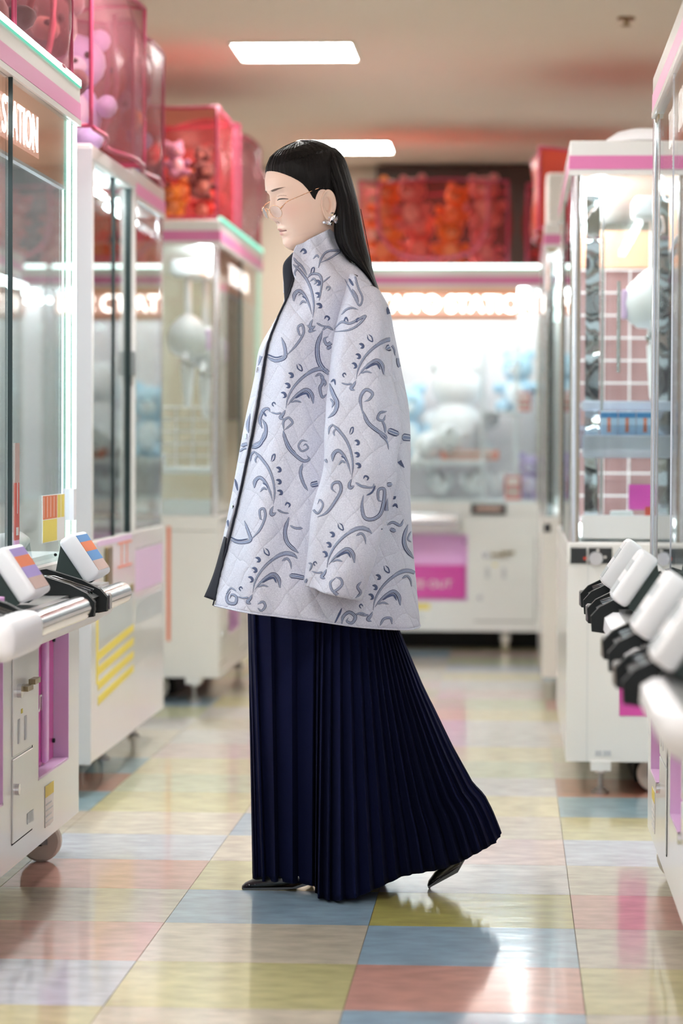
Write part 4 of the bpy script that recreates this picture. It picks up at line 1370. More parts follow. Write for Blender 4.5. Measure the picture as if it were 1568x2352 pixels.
# ears: shell grids with a rolled rim
def ear(sg):
    n0 = len(body.v)
    rows = []
    prof = [(0.0, -1.0), (0.24, -1.5), (0.42, 2.0), (0.58, 9.5), (0.70, 7.0), (0.84, 11.5), (0.93, 13.5), (1.0, 12.5), (1.02, 9.5), (0.94, 6.5), (0.80, 2.5), (0.62, -3.0)]
    for rr, hgt in prof:
        ring = []
        for k in range(36):
            a = 2 * math.pi * k / 36
            ef = -1.5 + 17.5 * math.cos(a) * rr * (1.0 if math.sin(a) > 0 else (1 - 0.28 * abs(math.sin(a))))
            ev = 2 + 33 * math.sin(a) * rr
            ff = ef * math.cos(R(-10)) - ev * math.sin(R(-10)) * -1
            back = max(0, -math.cos(a)) * 7 * rr                      # rear of the shell stands off the head
            if math.sin(a) < -0.5 and rr > 0.8:
                hgt2 = hgt * 0.75
            else:
                hgt2 = hgt
            yy = 64 + hgt2 * 0.75 + back - 3 * max(0, math.cos(a)) * rr
            ring.append(tuple(loc3(hp(ff - 4, sg * yy, ev + 4))))
        rows.append(ring)
    body.loft(rows, True, True)
    for (rr, hgt) in prof:
        k = 0.0 if hgt > 6 else 0.35
        cc = np.array(skin) * (1 - k) + np.array(lin(190, 130, 110)[:3]) * k
        cols.extend([tuple(cc)] * 36)


ear(-1)
ear(1)
bme = body.mesh('body', True)
ca = bme.color_attributes.new('skin_colour', 'FLOAT_COLOR', 'POINT')
ca.data.foreach_set('color', np.array([list(c) + [1.0] for c in cols], dtype=np.float32).ravel())
body_o = link('body', bme, person, M_SKIN)


def face_pt(y, v, out=0.0):
    lo, hi = 0.0, 1.45
    for _ in range(40):
        m_ = (lo + hi) / 2
        if head_pt(m_, v)[1] < abs(y): lo = m_
        else: hi = m_
    f, yy, vv = head_pt(lo, v)
    return tuple(loc3(hp(f + out, math.copysign(yy, y), vv)))


M_BROW = mat('brow_hair', lin(120, 96, 86), 0.7, vary=0.2, vscale=300)
M_LASH = mat('eyelash', lin(26, 18, 18), 0.6, vary=0.2, vscale=300)
M_LID = mat('lid_line', lin(170, 122, 110), 0.6, vary=0.1, vscale=300)
for sg in (-1, 1):
    ys = np.linspace(17, 49, 18)
    MB().tube([face_pt(sg * y, lash_v(y), 0.1) for y in ys], [0.0005 + 0.0009 * math.sin(math.pi * (0.12 + 0.80 * k / 17)) for k in range(18)], 6).build('eyelash', M_LASH, body_o, smooth=True)
    MB().tube([face_pt(sg * y, lash_v(y) + 7.5, -0.1) for y in ys[1:-1]], 0.0004, 5).build('eyelid_fold', M_LID, body_o, smooth=True)
    for k_, (dv, r_) in enumerate(((0.9, 0.0011), (-0.6, 0.0013), (-2.0, 0.0010))):
        yb = np.linspace(12 + k_, 52 - 3 * k_, 16)
        MB().tube([face_pt(sg * y, 66.5 + dv * (1 - max(0, y - 30) / 30) + 0.10 * (y - 14) - 0.006 * max(0, y - 34) ** 2, -0.4) for y in yb], [r_ * (0.35 + 0.65 * math.sin(math.pi * min(1, (q + 2) / 17))) for q in range(16)], 6).build('eyebrow', M_BROW, body_o, smooth=True)

# ---- hair
HL = [(-200, -70), (-40, -66), (-30, -30), (-24, 0), (-18, 24), (-10, 40), (2, 44), (14, 40), (20, 26), (25, 22), (30, 38), (36, 52), (44, 66), (52, 76), (62, 86), (74, 97), (84, 106), (92, 113), (110, 117)]
hb = bmesh.new()
hv = {}


def hair_pt(i, v):
    a = AL[i % 160]
    f, y, vv = head_pt(a, v)
    d = v - interp(HL, f)
    t = 0.7 + 9.4 * min(1, max(0, d) / 46.0) ** 0.85
    t *= 1.0 - 0.45 * g(y, 3.0) * (1 if f > 10 else 0)                    # centre parting
    t += 0.55 * math.sin(a * 37 + v * 0.03) + 0.35 * math.sin(a * 71 + 1 + v * 0.05)
    cx = 5.0
    n = Vector((f - cx, y * 1.25, (v - 55) * (1.0 if v > 55 else 0.0)))
    n.normalize()
    return f + n.x * t, y + n.y * t, v + n.z * t


NH = 90
fine = np.arange(-66, 140, 0.5)
for i in range(160):
    v0 = -66.0
    for v in fine[::-1]:
        f, y, vv = head_pt(AL[i], float(v))
        if v < interp(HL, f):
            v0 = float(v)
            break
    for j in range(NH):
        v = v0 + (151.9 - v0) * (j / (NH - 1)) ** 0.9
        hv[i, j] = hb.verts.new(loc3(hp(*hair_pt(i, v))))
for j in range(NH - 1):
    for i in range(160):
        hb.faces.new((hv[i, j], hv[(i + 1) % 160, j], hv[(i + 1) % 160, j + 1], hv[i, j + 1]))
hb.faces.new([hv[i, NH - 1] for i in range(160)])
for v in [v for v in hb.verts if not v.link_faces]:
    hb.verts.remove(v)
bmesh.ops.recalc_face_normals(hb, faces=hb.faces)
# long straight fall down the back
fall = [(724, 338, 770, 340, .018), (728, 354, 784, 354, .042), (734, 372, 794, 372, .058), (744, 400, 804, 402, .070), (757, 432, 814, 438, .077), (767, 470, 823, 474, .078), (768, 505, 830, 508, .080), (768, 532, 836, 540, .080), (774, 560, 842, 568, .082), (792, 588, 850, 600, .088), (822, 612, 857, 628, .094), (848, 640, 866, 655, .090), (866, 670, 873, 676, .070), (874, 688, 878, 692, .045)]
fr = catmull(fall, 60)
NS = 120
vr = []
for q in fr:
    A, B = at_y(q[0], q[1], WY), at_y(q[2], q[3], WY)
    ring = []
    for k in range(NS):
        a = 2 * math.pi * k / NS
        u = (1 - math.cos(a)) / 2
        p = A.lerp(B, u)
        rag = 1 + 0.022 * math.sin(17 * a + 1) + 0.018 * math.sin(41 * a) + 0.012 * math.sin(67 * a + 2)
        m_ = A.lerp(B, 0.5)
        y = WY + q[4] * math.copysign(abs(math.sin(a)) ** 0.8, math.sin(a)) * rag
        ring.append(hb.verts.new(loc3(Vector((m_.x + (p.x - m_.x) * rag, y, m_.z + (p.z - m_.z) * rag)))))
    vr.append(ring)
for j in range(len(vr) - 1):
    for k in range(NS):
        hb.faces.new((vr[j][k], vr[j][(k + 1) % NS], vr[j + 1][(k + 1) % NS], vr[j + 1][k]))
hb.faces.new(vr[0])
hb.faces.new(vr[-1])
hme = bpy.data.meshes.new('hair')
hb.to_mesh(hme)
hb.free()
hme.polygons.foreach_set('use_smooth', [True] * len(hme.polygons))
hair_o = link('hair', hme, person, M_HAIR)
# loose strands by the nape and temple
for k, pts in enumerate([[(775, 528), (777, 556), (787, 582), (808, 606)], [(779, 540), (783, 566), (795, 590)], [(640, 402), (652, 410), (668, 424), (690, 437)], [(828, 480), (840, 540), (848, 580), (858, 640)]]):
    wy = WY - (0.06 if k < 3 else 0.0)
    MB().tube([tuple(loc3(at_y(x, y, wy))) for x, y in pts], 0.0009, 5).build('hair_strand', M_HAIR, hair_o)

# ---- coat
M_COAT = bpy.data.materials.new('quilted_linen')
M_COAT.use_nodes = True
_nt = M_COAT.node_tree
_b = _nt.nodes['Principled BSDF']
_b.inputs['Roughness'].default_value = 0.85
_b.inputs['Sheen Weight'].default_value = 0.1
_tc = _nt.nodes.new('ShaderNodeTexCoord')
_n = _nt.nodes.new('ShaderNodeTexNoise')
_n.inputs['Scale'].default_value = 420
_n.inputs['Detail'].default_value = 4
_nt.links.new(_tc.outputs['Object'], _n.inputs['Vector'])
_cr = _nt.nodes.new('ShaderNodeValToRGB')
_cr.color_ramp.elements[0].position = 0.3
_cr.color_ramp.elements[0].color = lin(190, 192, 210)
_cr.color_ramp.elements[1].position = 0.72
_cr.color_ramp.elements[1].color = lin(222, 224, 238)
_nt.links.new(_n.outputs['Fac'], _cr.inputs['Fac'])
_nt.links.new(_cr.outputs['Color'], _b.inputs['Base Color'])
_wn = _nt.nodes.new('ShaderNodeTexNoise')                                    # the rows of stitching wander a little
_wn.inputs['Scale'].default_value = 9
_nt.links.new(_tc.outputs['Object'], _wn.inputs['Vector'])
_wv = _nt.nodes.new('ShaderNodeVectorMath')
_wv.operation = 'MULTIPLY_ADD'
_wv.inputs[1].default_value = (0.030, 0.030, 0.030)
_nt.links.new(_wn.outputs['Color'], _wv.inputs[0])
_nt.links.new(_tc.outputs['Object'], _wv.inputs[2])


def stitch_rows(dx, dy, dz, spacing):
    d = _nt.nodes.new('ShaderNodeVectorMath')
    d.operation = 'DOT_PRODUCT'
    l_ = math.sqrt(dx * dx + dz * dz)
    d.inputs[1].default_value = (dx / l_ * math.pi / spacing, dy * math.pi / spacing, dz / l_ * math.pi / spacing)
    _nt.links.new(_wv.outputs[0], d.inputs[0])
    s_ = _nt.nodes.new('ShaderNodeMath')
    s_.operation = 'SINE'
    _nt.links.new(d.outputs['Value'], s_.inputs[0])
    a_ = _nt.nodes.new('ShaderNodeMath')
    a_.operation = 'ABSOLUTE'
    _nt.links.new(s_.outputs[0], a_.inputs[0])
    w_ = _nt.nodes.new('ShaderNodeMath')
    w_.operation = 'POWER'
    w_.inputs[1].default_value = 0.45
    _nt.links.new(a_.outputs[0], w_.inputs[0])
    return w_


_q1, _q2 = stitch_rows(0.86, 0.3, 0.50, 0.050), stitch_rows(0.80, -0.3, -0.60, 0.050)
_mr = _nt.nodes.new('ShaderNodeMath')
_mr.operation = 'MINIMUM'
_nt.links.new(_q1.outputs[0], _mr.inputs[0])
_nt.links.new(_q2.outputs[0], _mr.inputs[1])
_n3 = _nt.nodes.new('ShaderNodeTexNoise')
_n3.inputs['Scale'].default_value = 55
_n3.inputs['Detail'].default_value = 5
_nt.links.new(_tc.outputs['Object'], _n3.inputs['Vector'])
_ad = _nt.nodes.new('ShaderNodeMath')
_ad.operation = 'MULTIPLY_ADD'
_ad.inputs[1].default_value = 0.30
_nt.links.new(_n3.outputs['Fac'], _ad.inputs[0])
_nt.links.new(_mr.outputs[0], _ad.inputs[2])
_bp = _nt.nodes.new('ShaderNodeBump')
_bp.inputs['Strength'].default_value = 0.50
_bp.inputs['Distance'].default_value = 0.006
_nt.links.new(_ad.outputs[0], _bp.inputs['Height'])
_nt.links.new(_bp.outputs['Normal'], _b.inputs['Normal'])

# rows from collar to hem: near front edge, front-most line, back line (photo positions), half depth, where the far panel ends
ROWS = [  # nx,  fx,  fy,   bx,  by,   b,   end angle
    (690, 668, 580, 768, 525, .066, 352),
    (684, 654, 604, 776, 560, .074, 352),
    (678, 650, 636, 800, 595, .110, 356),
    (670, 651, 666, 835, 622, .160, 360),
    (657, 648, 700, 868, 662, .205, 366),
    (636, 626, 745, 893, 706, .232, 374),
    (614, 597, 802, 906, 770, .246, 378),
    (601, 585, 870, 922, 852, .256, 378),
    (586, 566, 960, 938, 935, .266, 378),
    (568, 550, 1050, 943, 1025, .276, 378),
    (548, 533, 1140, 942, 1125, .286, 376),
    (524, 508, 1235, 947, 1245, .296, 366),
    (502, 484, 1310, 955, 1350, .304, 352),
    (488, 468, 1372, 963, 1440, .310, 346)]
NR, NC = 120, 220
RW = catmull(ROWS, NR)


def coat_pt(q, ps, s):
    nx, fx, fy, bx, by, b, _ = q
    A, B = at_y(fx, fy, WY), at_y(bx, by, WY)
    c, sn = math.cos(ps), math.sin(ps)
    cc = math.copysign(abs(c) ** 0.90, c)
    u = (1 - cc) / 2
    p = A.lerp(B, u)
    y = -b * math.copysign(abs(sn) ** 0.92, sn)
    low = max(0.0, (s - 0.25) / 0.75)
    k = 0.0
    k += low * 0.012 * math.sin(ps * 5.0 + 1.2 + s * 1.5)
    k += low * 0.006 * math.sin(ps * 11.0 + s * 3.0 + 0.4)
    k += low * 0.010 * math.exp(-((ps - R(64)) / 0.16) ** 2) - low * 0.016 * math.exp(-((ps - R(78)) / 0.10) ** 2)
    k += 0.004 * math.sin(ps * 9 - s * 16)
    k += 0.012 * math.exp(-((s - 0.28) / 0.12) ** 2) * math.sin(ps * 7 + s * 9)
    und = 1 / (1 + math.exp(-(ps - R(84)) / 0.05)) * (1 / (1 + math.exp((ps - R(152)) / 0.06)))
    k -= 0.034 * und * min(1, max(0, (s - 0.30) / 0.2))                    # hangs in under the sleeve
    k += 0.010 * low * math.sin((ps * 2.2 - s * 5.0) * 3.0) * math.exp(-((ps - R(58)) / 0.5) ** 2)
    edge = abs(math.sin(ps)) ** 0.5
    k *= edge
    return Vector((p.x - c * k * 0.5, WY + y - sn * k, p.z))


rings, near_edge = [], []
for j, q in enumerate(RW):
    nx, fx, fy, bx, by, b, end = q
    s = j / (NR - 1)
    ps0 = R(60)
    for dg in np.arange(1, 60, 0.5):
        if project(coat_pt(q, R(dg), s))[0] >= nx + 9:
            ps0 = R(dg)
            break
    ring = []
    for i in range(NC):
        t = i / (NC - 1)
        ps = ps0 + (R(end) - ps0) * t
        p = coat_pt(q, ps, s)
        if t < 0.05:                                     # near panel lies over the far one
            w = 1 - t / 0.05
            p += Vector((-0.004, -0.010, 0)) * w
        if t > 0.93 and s > 0.25:
            w = (t - 0.93) / 0.07
            p += Vector((0.012, 0.006, 0)) * max(0, w - 0.45) * 1.8
        ring.append(tuple(loc3(p)))
    rings.append(ring)
cm = MB().loft(rings, False, False)
coat_me = cm.mesh('coat_body', True, fix=False)
# make the outside face outward
_p = coat_me.polygons[len(coat_me.polygons) // 2 + 40]
if _p.normal.dot(Vector(_p.center) - loc3(at_y(760, 1000, WY))) < 0:
    coat_me.flip_normals()
coat = link('coat', coat_me, person, [M_COAT, M_LINING])
so = coat.modifiers.new('thickness', 'SOLIDIFY')
so.thickness = 0.007
so.offset = -1
so.material_offset = 1
so.material_offset_rim = 0

SROWS = [  # left x,y  right x,y, centre depth, half depth
    (806, 628, 872, 668, -.150, .055),
    (788, 690, 884, 706, -.195, .070),
    (774, 748, 891, 752, -.230, .080),
    (760, 822, 896, 812, -.258, .086),
    (752, 884, 903, 880, -.276, .088),
    (748, 950, 911, 956, -.288, .090),
    (743, 1020, 916, 1016, -.294, .090),
    (733, 1100, 908, 1080, -.298, .088),
    (722, 1180, 894, 1150, -.302, .084),
    (713, 1260, 880, 1222, -.306, .080),
    (706, 1318, 862, 1300, -.308, .074),
    (704, 1346, 832, 1380, -.308, .068)]


def sleeve(name, sg):
    rw = catmull(SROWS, 100)
    rings = []
    for j, q in enumerate(rw):
        s = j / 99
        A, B = at_y(q[0], q[1], WY + q[4]), at_y(q[2], q[3], WY + q[4])
        if sg > 0:
            A, B = at_y(q[0] + 12, q[1], WY), at_y(q[2] - 4, q[3], WY)
        ring = []
        for i in range(96):
            a = 2 * math.pi * i / 96
            c, sn = math.cos(a), math.sin(a)
            p = A.lerp(B, (1 - math.copysign(abs(c) ** 0.9, c)) / 2)
            k = 0.009 * math.sin(a * 3 + s * 9) * s + 0.010 * math.sin(a * 2 - s * 24) * math.exp(-((s - 0.56) / 0.22) ** 2) + 0.005 * math.sin(a * 5 + 2 + s * 5) - 0.014 * math.exp(-(((a % 6.283) - 4.35 + 0.5 * s) / 0.16) ** 2) * math.sin(math.pi * min(1, s * 1.1)) ** 0.5
            k -= 0.010 * math.exp(-((s - 0.30 - 0.10 * c) / 0.05) ** 2) * max(0, sn) * 0.5
            dep = q[4] if sg < 0 else -q[4]
            ring.append(tuple(loc3(Vector((p.x - c * k * 0.6, WY + dep - sg * sn * (q[5] + k) * -1, p.z)))))
        rings.append(ring)
    me = MB().loft(rings, True, False).mesh(name, True)
    o = link(name, me, coat, [M_COAT, M_LINING])
    m_ = o.modifiers.new('thickness', 'SOLIDIFY')
    m_.thickness = 0.006
    m_.offset = -1
    m_.material_offset = 1
    m_.material_offset_rim = 0
    return o


sl_n = sleeve('sleeve', -1)
sl_f = sleeve('sleeve', 1)
# ---- embroidery: raised scrolls stitched on the coat, laid on its surface
M_EMB = bpy.data.materials.new('blue_grey_embroidery')
M_EMB.use_nodes = True
_nt = M_EMB.node_tree
_b = _nt.nodes['Principled BSDF']
_b.inputs['Roughness'].default_value = 0.8
_uv = _nt.nodes.new('ShaderNodeUVMap')
_uv.uv_map = 'across'
_sx = _nt.nodes.new('ShaderNodeSeparateXYZ')
_nt.links.new(_uv.outputs['UV'], _sx.inputs[0])
_cr = _nt.nodes.new('ShaderNodeValToRGB')
_e = _cr.color_ramp.elements
_e[0].position, _e[0].color = 0.0, lin(58, 68, 102)
_e[1].position, _e[1].color = 1.0, lin(58, 68, 102)
for pos, c in ((0.15, (62, 72, 108)), (0.30, (186, 192, 208)), (0.42, (120, 134, 168)), (0.58, (98, 112, 150)), (0.70, (188, 194, 210)), (0.85, (62, 72, 108))):
    k = _cr.color_ramp.elements.new(pos)
    k.color = lin(*c)
_nt.links.new(_sx.outputs[0], _cr.inputs['Fac'])
_n = _nt.nodes.new('ShaderNodeTexNoise')
_n.inputs['Scale'].default_value = 380
_tc = _nt.nodes.new('ShaderNodeTexCoord')
_nt.links.new(_tc.outputs['Object'], _n.inputs['Vector'])
_mr = _nt.nodes.new('ShaderNodeMapRange')
_mr.inputs['To Min'].default_value = 0.72
_mr.inputs['To Max'].default_value = 1.32
_nt.links.new(_n.outputs['Fac'], _mr.inputs['Value'])
_mx = _nt.nodes.new('ShaderNodeMix')
_mx.data_type = 'RGBA'
_mx.blend_type = 'MULTIPLY'
_mx.inputs['Factor'].default_value = 1
_nt.links.new(_cr.outputs['Color'], _mx.inputs['A'])
_nt.links.new(_mr.outputs['Result'], _mx.inputs['B'])
_nt.links.new(_mx.outputs['Result'], _b.inputs['Base Color'])
M_EMBS = mat('slate_stitch', lin(78, 90, 124), 0.85, vary=0.3, vscale=380)


def bvh_of(objs):
    vs, fs = [], []
    for o in objs:
        n = len(vs)
        vs += [Vector(v.co) + PB for v in o.data.vertices]
        fs += [tuple(i + n for i in p.vertices) for p in o.data.polygons]
    return BVHTree.FromPolygons(vs, fs)


TREE = bvh_of([coat, sl_n])
CAMP = Vector((0, 0, CAM_H))
K = 2.9037


def stroke(pts, w0, w1=None, wm=None, solid=False):
    """pts: positions on the garment; widths at start, end and middle"""
    w1 = w0 if w1 is None else w1
    wm = (w0 + w1) / 2 if wm is None else wm
    L = sum(math.dist(pts[i], pts[i + 1]) for i in range(len(pts) - 1))
    n = max(6, int(L / 1.6))
    C = catmull(pts, n)
    P, uv, F = [], [], []
    rowi = []
    for i in range(n):
        a, b = C[max(0, i - 1)], C[min(n - 1, i + 1)]
        d = b - a
        ln = math.hypot(*d) or 1
        nx, ny = -d[1] / ln, d[0] / ln
        t = i / (n - 1)
        w = (w0 * (1 - 2 * t) + wm * 2 * t) if t < 0.5 else (wm * (2 - 2 * t) + w1 * (2 * t - 1))
        w *= min(1.0, 0.25 + 5.0 * min(t, 1 - t))
        row, ok = [], True
        for k, u in enumerate((-0.5, -0.25, 0, 0.25, 0.5)):
            h, nr, fi, ds = TREE.ray_cast(CAMP, ray(C[i][0] + nx * w * u, C[i][1] + ny * w * u).normalized())
            if h is None:
                ok = False
                break
            if nr.dot(CAMP - h) < 0:
                nr = -nr
            lift = 0.0006 + 0.0010 * (1 - (2 * u) ** 2)
            row.append(h + nr * lift)
        if ok and row and max((row[k] - row[k + 1]).length for k in range(4)) < 0.025:
            rowi.append(len(P))
            P += row
            uv += [(u + 0.5) for u in (-0.5, -0.25, 0, 0.25, 0.5)]
        else:
            rowi.append(None)
    for i in range(n - 1):
        if rowi[i] is None or rowi[i + 1] is None: continue
        if (P[rowi[i]] - P[rowi[i + 1]]).length > 0.03: continue
        for k in range(4):
            F.append((rowi[i] + k, rowi[i] + k + 1, rowi[i + 1] + k + 1, rowi[i + 1] + k))
    runs, cur = [], []
    for i in range(n):                                   # keep the longest unbroken run
        if rowi[i] is None or (cur and (P[rowi[i]] - P[rowi[cur[-1]]]).length > 0.03):
            runs.append(cur)
            cur = [i] if rowi[i] is not None else []
        else:
            cur.append(i)
    runs.append(cur)
    best = max(runs, key=len)
    if len(best) < 3:
        return
    P = [P[rowi[i] + k] for i in best for k in range(5)]
    uv = [0.0, 0.25, 0.5, 0.75, 1.0] * len(best)
    F = [(5 * i + k, 5 * i + k + 1, 5 * i + 6 + k, 5 * i + 5 + k) for i in range(len(best) - 1) for k in range(4)]
    me = bpy.data.meshes.new('embroidered_scroll')
    me.from_pydata([tuple(loc3(p)) for p in P], [], F)
    ul = me.uv_layers.new(name='across')
    ul.data.foreach_set('uv', np.array([[uv[l.vertex_index], 0.5] for l in me.loops], dtype=np.float32).ravel())
    me.polygons.foreach_set('use_smooth', [True] * len(me.polygons))
    link('embroidered_scroll', me, coat, M_EMBS if solid else M_EMB)


# the repeating sprig, traced once (units of an enlargement; see K)
SPRIG = [
    ([(408, 1050), (420, 985), (452, 920), (500, 862), (560, 815), (625, 790), (680, 800), (705, 822)], 8, 22, 18, 0),
    ([(520, 838), (575, 795), (630, 778), (690, 790)], 6, 12, 10, 0),
    ([(600, 838), (635, 822), (658, 850), (664, 893)], 14, 8, 14, 0),
    ([(420, 1030), (455, 985), (500, 945), (545, 925), (578, 955), (590, 1018)], 8, 26, 20, 0),
    ([(470, 985), (505, 960), (545, 950), (565, 985)], 10, 12, 14, 1),
    ([(440, 1012), (475, 1000), (512, 1010)], 8, 8, 12, 0),
    ([(480, 755), (488, 785), (515, 800), (510, 770), (490, 752)], 7, 7, 8, 1),
    ([(425, 815), (447, 820), (452, 838), (434, 845)], 12, 10, 18, 1),
    ([(402, 885), (424, 888), (430, 908), (410, 912)], 12, 8, 18, 1),
    ([(376, 945), (398, 948), (406, 970), (388, 980)], 10, 7, 18, 1),
    ([(405, 1060), (390, 1090), (372, 1112), (398, 1125)], 10, 14, 22, 0),
    ([(380, 1080), (345, 1085), (308, 1075)], 14, 8, 10, 0),
    ([(330, 1040), (318, 1022), (330, 1010), (342, 1026)], 7, 7, 8, 1)]
SPRIG_M = [
    ([(545, 462), (553, 380), (540, 290), (510, 215), (462, 150), (415, 105)], 8, 20, 16, 0),
    ([(420, 108), (398, 130), (392, 175)], 14, 8, 14, 0),
    ([(440, 135), (425, 160), (432, 185)], 12, 8, 12, 0),
    ([(540, 440), (520, 370), (490, 310), (455, 282), (425, 305), (418, 352)], 8, 26, 20, 0),
    ([(505, 365), (480, 352), (458, 378)], 8, 8, 14, 0),
    ([(475, 318), (500, 330), (510, 355)], 10, 8, 14, 1),
    ([(530, 175), (540, 135), (555, 128), (552, 158), (536, 176)], 7, 7, 8, 1),
    ([(563, 215), (585, 218), (590, 238), (572, 245)], 12, 8, 18, 1),
    ([(562, 298), (585, 300), (590, 318), (572, 325)], 12, 8, 18, 1),
    ([(568, 370), (592, 370), (600, 390), (580, 396)], 10, 7, 18, 1),
    ([(545, 470), (530, 505), (535, 530), (562, 515)], 10, 16, 22, 0),
    ([(570, 495), (610, 515), (650, 520)], 14, 8, 10, 0),
    ([(622, 470), (635, 450), (655, 462), (645, 482)], 8, 8, 12, 1)]
OFF_A = [(0, 0), (495, -168), (800, 116), (220, -1230), (690, -1425)]
OFF_M = [(0, 0), (522, -180), (262, -1245)]
FREE = [  # same units, origin of the lower enlargement
    ([(245, 690), (320, 716), (392, 700), (378, 640), (352, 570)], 14, 16, 20, 0),
    ([(240, 668), (310, 698), (380, 690)], 8, 8, 8, 1),
    ([(395, 695), (455, 630), (490, 545), (482, 492), (455, 500), (458, 550), (472, 566)], 14, 10, 16, 0),
    ([(648, 545), (622, 640), (640, 718), (712, 785)], 20, 24, 26, 0),
    ([(655, 600), (690, 618), (740, 620)], 10, 16, 14, 0),
    ([(650, 935), (700, 940), (765, 955)], 30, 26, 30, 0),
    ([(768, 955), (760, 990), (772, 1018)], 16, 8, 14, 0),
    ([(790, 332), (865, 315)], 34, 34, 34, 0),
    ([(612, -30), (640, 70), (690, 130), (745, 170), (782, 160), (770, 135)], 22, 10, 22, 0),
    ([(770, 40), (735, 35), (712, 70), (735, 105), (775, 85), (760, 60), (740, 72)], 12, 8, 12, 0),
    ([(740, 185), (725, 250), (745, 320), (775, 370)], 18, 14, 20, 0),
    ([(840, 545), (900, 515), (950, 450), (995, 370), (985, 315), (945, 320), (935, 355), (965, 385)], 16, 10, 20, 0),
    ([(860, 375), (815, 420), (800, 470), (840, 520), (875, 465), (855, 430), (840, 460)], 14, 8, 14, 0),
    ([(885, 100), (890, 150), (905, 185)], 18, 14, 18, 0),
    ([(1145, 400), (1135, 470), (1150, 545), (1200, 560), (1255, 525), (1280, 440), (1282, 360), (1245, 365), (1245, 430), (1275, 440)], 20, 12, 24, 0),
    ([(1100, 325), (1150, 345), (1205, 345), (1215, 320)], 14, 8, 12, 0),
    ([(1165, 400), (1200, 380), (1225, 335)], 10, 10, 12, 1),
    ([(1300, 330), (1335, 325)], 26, 22, 26, 0),
    ([(1305, 420), (1298, 500), (1312, 570)], 8, 10, 24, 0),
    ([(1330, 405), (1350, 395), (1352, 418), (1336, 425)], 10, 8, 16, 1),
    ([(1338, 475), (1358, 462), (1372, 485)], 10, 8, 18, 1),
    ([(1300, 600), (1340, 580), (1390, 600), (1410, 560)], 12, 10, 18, 0),
    ([(1320, 625), (1360, 640)], 22, 18, 26, 0),
    ([(1265, 620), (1278, 665), (1245, 740)], 18, 8, 30, 1),
    ([(1440, 595), (1415, 680), (1425, 750), (1478, 820)], 18, 24, 26, 0),
    ([(1460, 640), (1440, 690), (1462, 712)], 10, 8, 12, 0),
    ([(1360, 130), (1385, 175), (1415, 215)], 14, 8, 26, 1),
    ([(1400, 15), (1470, 22)], 36, 32, 36, 0),
    ([(1250, -10), (1300, 40), (1312, 95)], 16, 6, 10, 0),
    ([(960, 950), (925, 985), (945, 1040), (1000, 1000), (995, 960), (960, 945)], 14, 14, 16, 0),
    ([(940, 1040), (970, 1062), (985, 1090)], 18, 14, 22, 0),
    ([(1130, 975), (1105, 1010), (1125, 1050), (1090, 1085)], 12, 12, 18, 0),
    ([(780, 850), (800, 860), (795, 885), (785, 905)], 12, 8, 12, 0),
    ([(260, 1040), (235, 1075), (245, 1115), (290, 1120), (300, 1080), (268, 1062), (255, 1090)], 16, 10, 20, 0),
    ([(230, 1060), (262, 1020), (300, 1040)], 10, 8, 12, 0),
    ([(440, 1125), (475, 1110), (490, 1140), (465, 1170), (440, 1150)], 14, 10, 16, 0),
    ([(1255, 1270), (1280, 1225), (1325, 1220), (1335, 1260)], 14, 12, 16, 0),
    ([(950, 1260), (985, 1190), (1002, 1150)], 8, 6, 14, 1),
    ([(1000, 1262), (1010, 1210), (1050, 1180), (1090, 1210), (1070, 1250), (1035, 1240), (1045, 1215)], 18, 10, 22, 0),
    ([(1085, 1200), (1130, 1185), (1175, 1205)], 12, 10, 12, 0),
    ([(205, 850), (212, 790), (220, 735)], 16, 8, 20, 1),
    ([(330, 70), (360, 60), (385, 55)], 22, 18, 22, 0),
    ([(320, 110), (345, 90), (372, 85)], 14, 12, 14, 0),
    ([(395, 85), (450, 65), (475, 20), (485, -30)], 26, 14, 24, 0),
    ([(290, 290), (300, 330), (308, 370)], 10, 8, 16, 1),
    ([(228, 600), (240, 570), (245, 610)], 12, 8, 16, 1),
    ([(185, 690), (205, 668), (225, 655)], 16, 14, 20, 0)]
